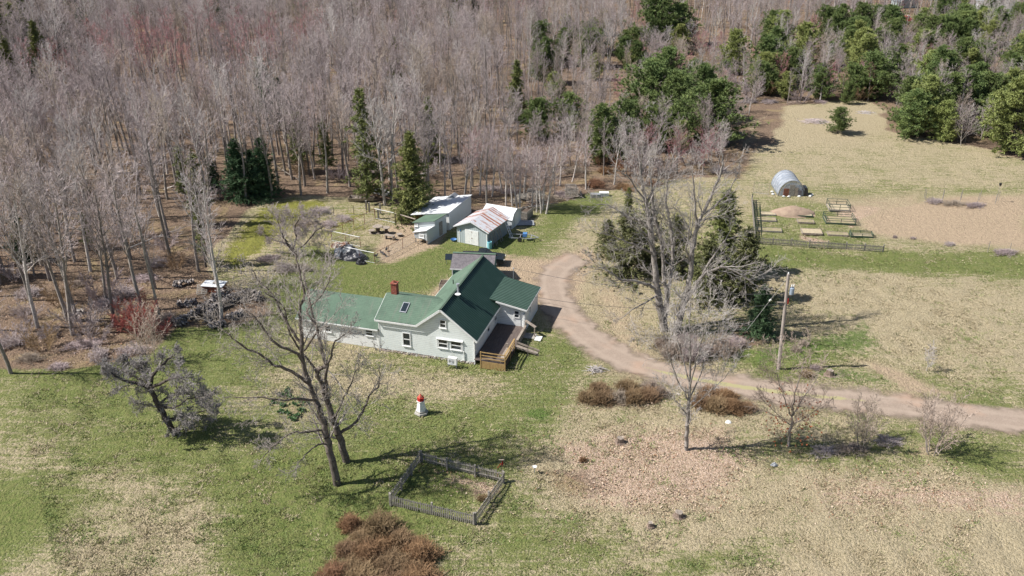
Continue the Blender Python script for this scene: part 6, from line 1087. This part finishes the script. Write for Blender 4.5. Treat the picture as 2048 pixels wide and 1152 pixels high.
for px, pb, pt, v, w_, lab in ((1815, 274, 180, 0, 1.25, 'wide bushy pine on the edge of the far field'), (2020, 305, 160, 2, 1.15, 'large yellow-green pine at the right edge'), (1675, 266, 217, 3, 1.1, 'small round pine alone in the far dry field'), (1692, 208, 165, 0, .9, 'small pine at the back edge of the far field'), (1420, 284, 165, 1, 1.3, 'large dark pine at the left corner of the far field'), (1395, 240, 130, 0, 1.1, 'tall pine behind the large dark corner pine'), (1300, 232, 125, 3, 1.3, 'broad pine above the huge bare maple'), (1355, 250, 150, 1, 1.2, 'broad pine between the corner pine and the broad one'), (1137, 272, 190, 3, 1.0, 'rounded green pine standing in the birches'), (1200, 300, 225, 2, 1.0, 'light green pine right of the rounded one'), (1245, 325, 240, 0, 1.0, 'green pine low beside the orange bush'), (1190, 160, 108, 2, 1., 'lone yellow-green pine in the bare wood'), (1272, 150, 84, 1, .8, 'narrow dark pine right of the lone pine'), (1315, 95, -15, 3, 1.1, 'tall pine at the top edge above the grove'), (1355, 90, 10, 1, 1.2, 'dark pine beside the tall one at the top edge'), (1208, 70, 18, 2, .8, 'narrow pine near the top edge over the red maples'), (1640, 200, 128, 0, 1.15, 'pine behind the back corner of the field, left one'), (1740, 195, 110, 1, 1.3, 'tall broad pine at the back edge of the far field'), (1775, 180, 95, 0, 1.2, 'broad pine behind the tall broad field pine'), (1895, 285, 235, 2, .9, 'small yellow-green pine right of the wide bushy pine'), (1880, 250, 150, 3, 1.2, 'feathery grey-green pine behind the wide bushy one'), (1915, 95, 25, 1, 1.5, 'broad dark pine crown near the top right'), (1960, 90, 40, 1, 1.2, 'dark pine right of the broad dark crown'), (1520, 190, 125, 1, 1., 'dark pine at the left back of the grove'), (1545, 120, 70, 0, 1.2, 'round pine in the upper grove'), (1250, 300, 205, 1, 1., 'dark pine behind the green pine by the orange bush')): pn(px, pb, pt, v, lab, w_)
for k, (px, py, h, v, lab) in enumerate(((1475, 130, 6, 3, 'whitish bare tree in the left of the pine grove'), (1600, 200, 6, 0, 'grey round bare tree at the back edge of the field'), (1390, 215, 5.5, 1, 'tan bare tree between the corner pines'), (1930, 285, 6, 3, 'pale bare tree left of the right edge pine'), (1960, 280, 6.5, 0, 'grey bare tree right behind the yellow-green edge pine'), (1335, 205, 5.5, 0, 'grey bare tree in front of the top pines'), (1460, 250, 6, 1, 'tan bare tree right of the large dark corner pine'), (1340, 345, 6, 2, 'reddish bare tree behind the huge maple crown'), (1405, 350, 6.5, 2, 'reddish bare tree behind the second maple crown'), (1280, 355, 6, 0, 'round grey bare tree behind the left crown of the huge maple'), (1170, 260, 8, 1, 'tan bare tree beside the rounded pine'), (1140, 330, 7, 3, 'pale bare tree beyond the pallet cart'), (1440, 205, 6, 1, 'tan bare tree left of the field corner'), (1660, 195, 5, 2, 'small reddish tree at the back field edge'))):
    place_tree('scrub_tree', OPEN[v], G(px, py), h / 8, lab)
# leafy garden plants on the lawn
t0 = [(570, 788), (560, 792), (582, 795), (600, 798), (590, 810), (566, 812), (612, 806), (578, 828), (595, 832), (562, 826), (585, 840), (604, 822), (548, 806), (574, 782)]
for k, (px, py) in enumerate(t0):
    rs = np.random.RandomState(k); cn = rs.normal(0, .15, (16, 3)) * [1, 1, .2] + [0, 0, .12]; V, F = tri_cloud(rs, cn, np.full(16, .21), 5, .35, bias=.6); o = link('garden_plant', mesh_np('garden_plant', V, F3=F, mats=[m_leaf]), None, G(px, py)); tag(o, 'dark green leafy plant in the bare bed behind the leaning maple', 'plant', 'leafy plants in the bed')
# ------------------------------------------------------------------ grass tufts and fallen leaves, real blades
def blades():
    rs = np.random.RandomState(99); n = 95000; y = 43 + 62 * rs.rand(n) ** 1.25; x = (rs.rand(n) * 2 - 1) * (y * .60 + 3); z = zones(x, y)
    inhouse = np.zeros(n, bool)
    for (a0, a1, b0, b1) in ((-17.8, 3.2, -.2, 5.6), (-6.4, 3.2, 0, 12)):
        c, s = math.cos(HR), math.sin(HR); a = (x - HA[0]) * c + (y - HA[1]) * s; b = -(x - HA[0]) * s + (y - HA[1]) * c; inhouse |= (a > a0) & (a < a1) & (b > b0) & (b < b1)
    keep = (~inhouse) & (z['woods'] < .3) & (drive_w(x, y) < .3) & (z['soil'] < .5) & (rs.rand(n) < np.clip((fbm(x, y, 2.2, 21) - .25) * 3.2, .3, 1)); x, y = x[keep], y[keep]; g = z['green'][keep]; pale = z['pale'][keep]; n = len(x)
    lawn = np.clip(wmask([(420, 560), (900, 470), (1150, 430), (1200, 760), (1000, 870), (640, 900), (430, 800), (360, 700)], x, y, 3), 0, 1)
    hgt = rs.uniform(.05, .12, n) * (1 - .62 * lawn); K = 5; X = np.repeat(x, K); Y = np.repeat(y, K); H_ = np.repeat(hgt, K)
    a = rs.rand(n * K) * 6.28; sp = rs.rand(n * K) * .16; bx = X + np.cos(a) * sp; by = Y + np.sin(a) * sp; w_ = rs.uniform(.015, .04, n * K); ln = rs.uniform(.06, .2, n * K); b = rs.rand(n * K) * 6.28
    V = np.stack([np.stack([bx - np.cos(b) * w_, by - np.sin(b) * w_, np.full(n * K, -.04)], 1), np.stack([bx + np.cos(b) * w_, by + np.sin(b) * w_, np.full(n * K, -.04)], 1), np.stack([bx + np.cos(a) * ln, by + np.sin(a) * ln, H_ * rs.uniform(.6, 1.2, n * K)], 1)], 1).reshape(-1, 3)
    nz = fbm(x, y, 1.9, 33); gg = np.clip((g + (nz - .5) * 2.0 - .35) * 2.2, 0, 1); mi = rs.rand(n) * .9 + .05; mi = (mi < gg).astype(int); mi[(rs.rand(n) < .17)] = 2; m = np.repeat(mi, K)
    V[:, 2] += np.repeat(np.clip((fbm(X, Y, 1.1, 5) - .5) * .12, -.03, .08), 3) * 0 + .0
    o = link('grass_tufts', mesh_np('grass_tufts', V, F3=np.arange(n * K * 3).reshape(-1, 3), mats=[M('dry grass blade', (.49, .42, .285), (.37, .31, .205), .5, bmp=0), M('green grass blade', (.165, .225, .07), (.26, .28, .12), .5, bmp=0), M('dark weed blade', (.11, .14, .055), (.20, .17, .09), .5, bmp=0)], mi=m)); tag(o, 'dry and green grass tufts across the fields', 'grass', kind='stuff')
    # dead leaves
    n = 42000; y = 43 + 58 * rs.rand(n); x = (rs.rand(n) * 2 - 1) * (y * .60 + 3); z = zones(x, y); keep = (np.maximum(z['pale'], np.maximum(z['litter'] * .6, z['woods'] * .35)) * fbm(x, y, 2.5, 44) * 1.9 > rs.rand(n) * 1.05) & (drive_w(x, y) < .2); x, y = x[keep], y[keep]; n = len(x)
    V, F = tri_cloud(rs, np.stack([x, y, np.full(n, .05)], 1), np.full(n, .13), 2, .45, flat=.35); mi = (rs.rand(2 * n) < .45).astype(int)
    o = link('fallen_leaves', mesh_np('fallen_leaves', V, F3=F, mats=[M('pale fallen leaf', (.62, .50, .40), (.46, .34, .26), .5, bmp=0), M('brown fallen leaf', (.33, .19, .12), (.24, .14, .09), .5, bmp=0)], mi=mi)); tag(o, 'scattered pale and brown fallen leaves on the ground', 'leaves', kind='stuff')
blades()
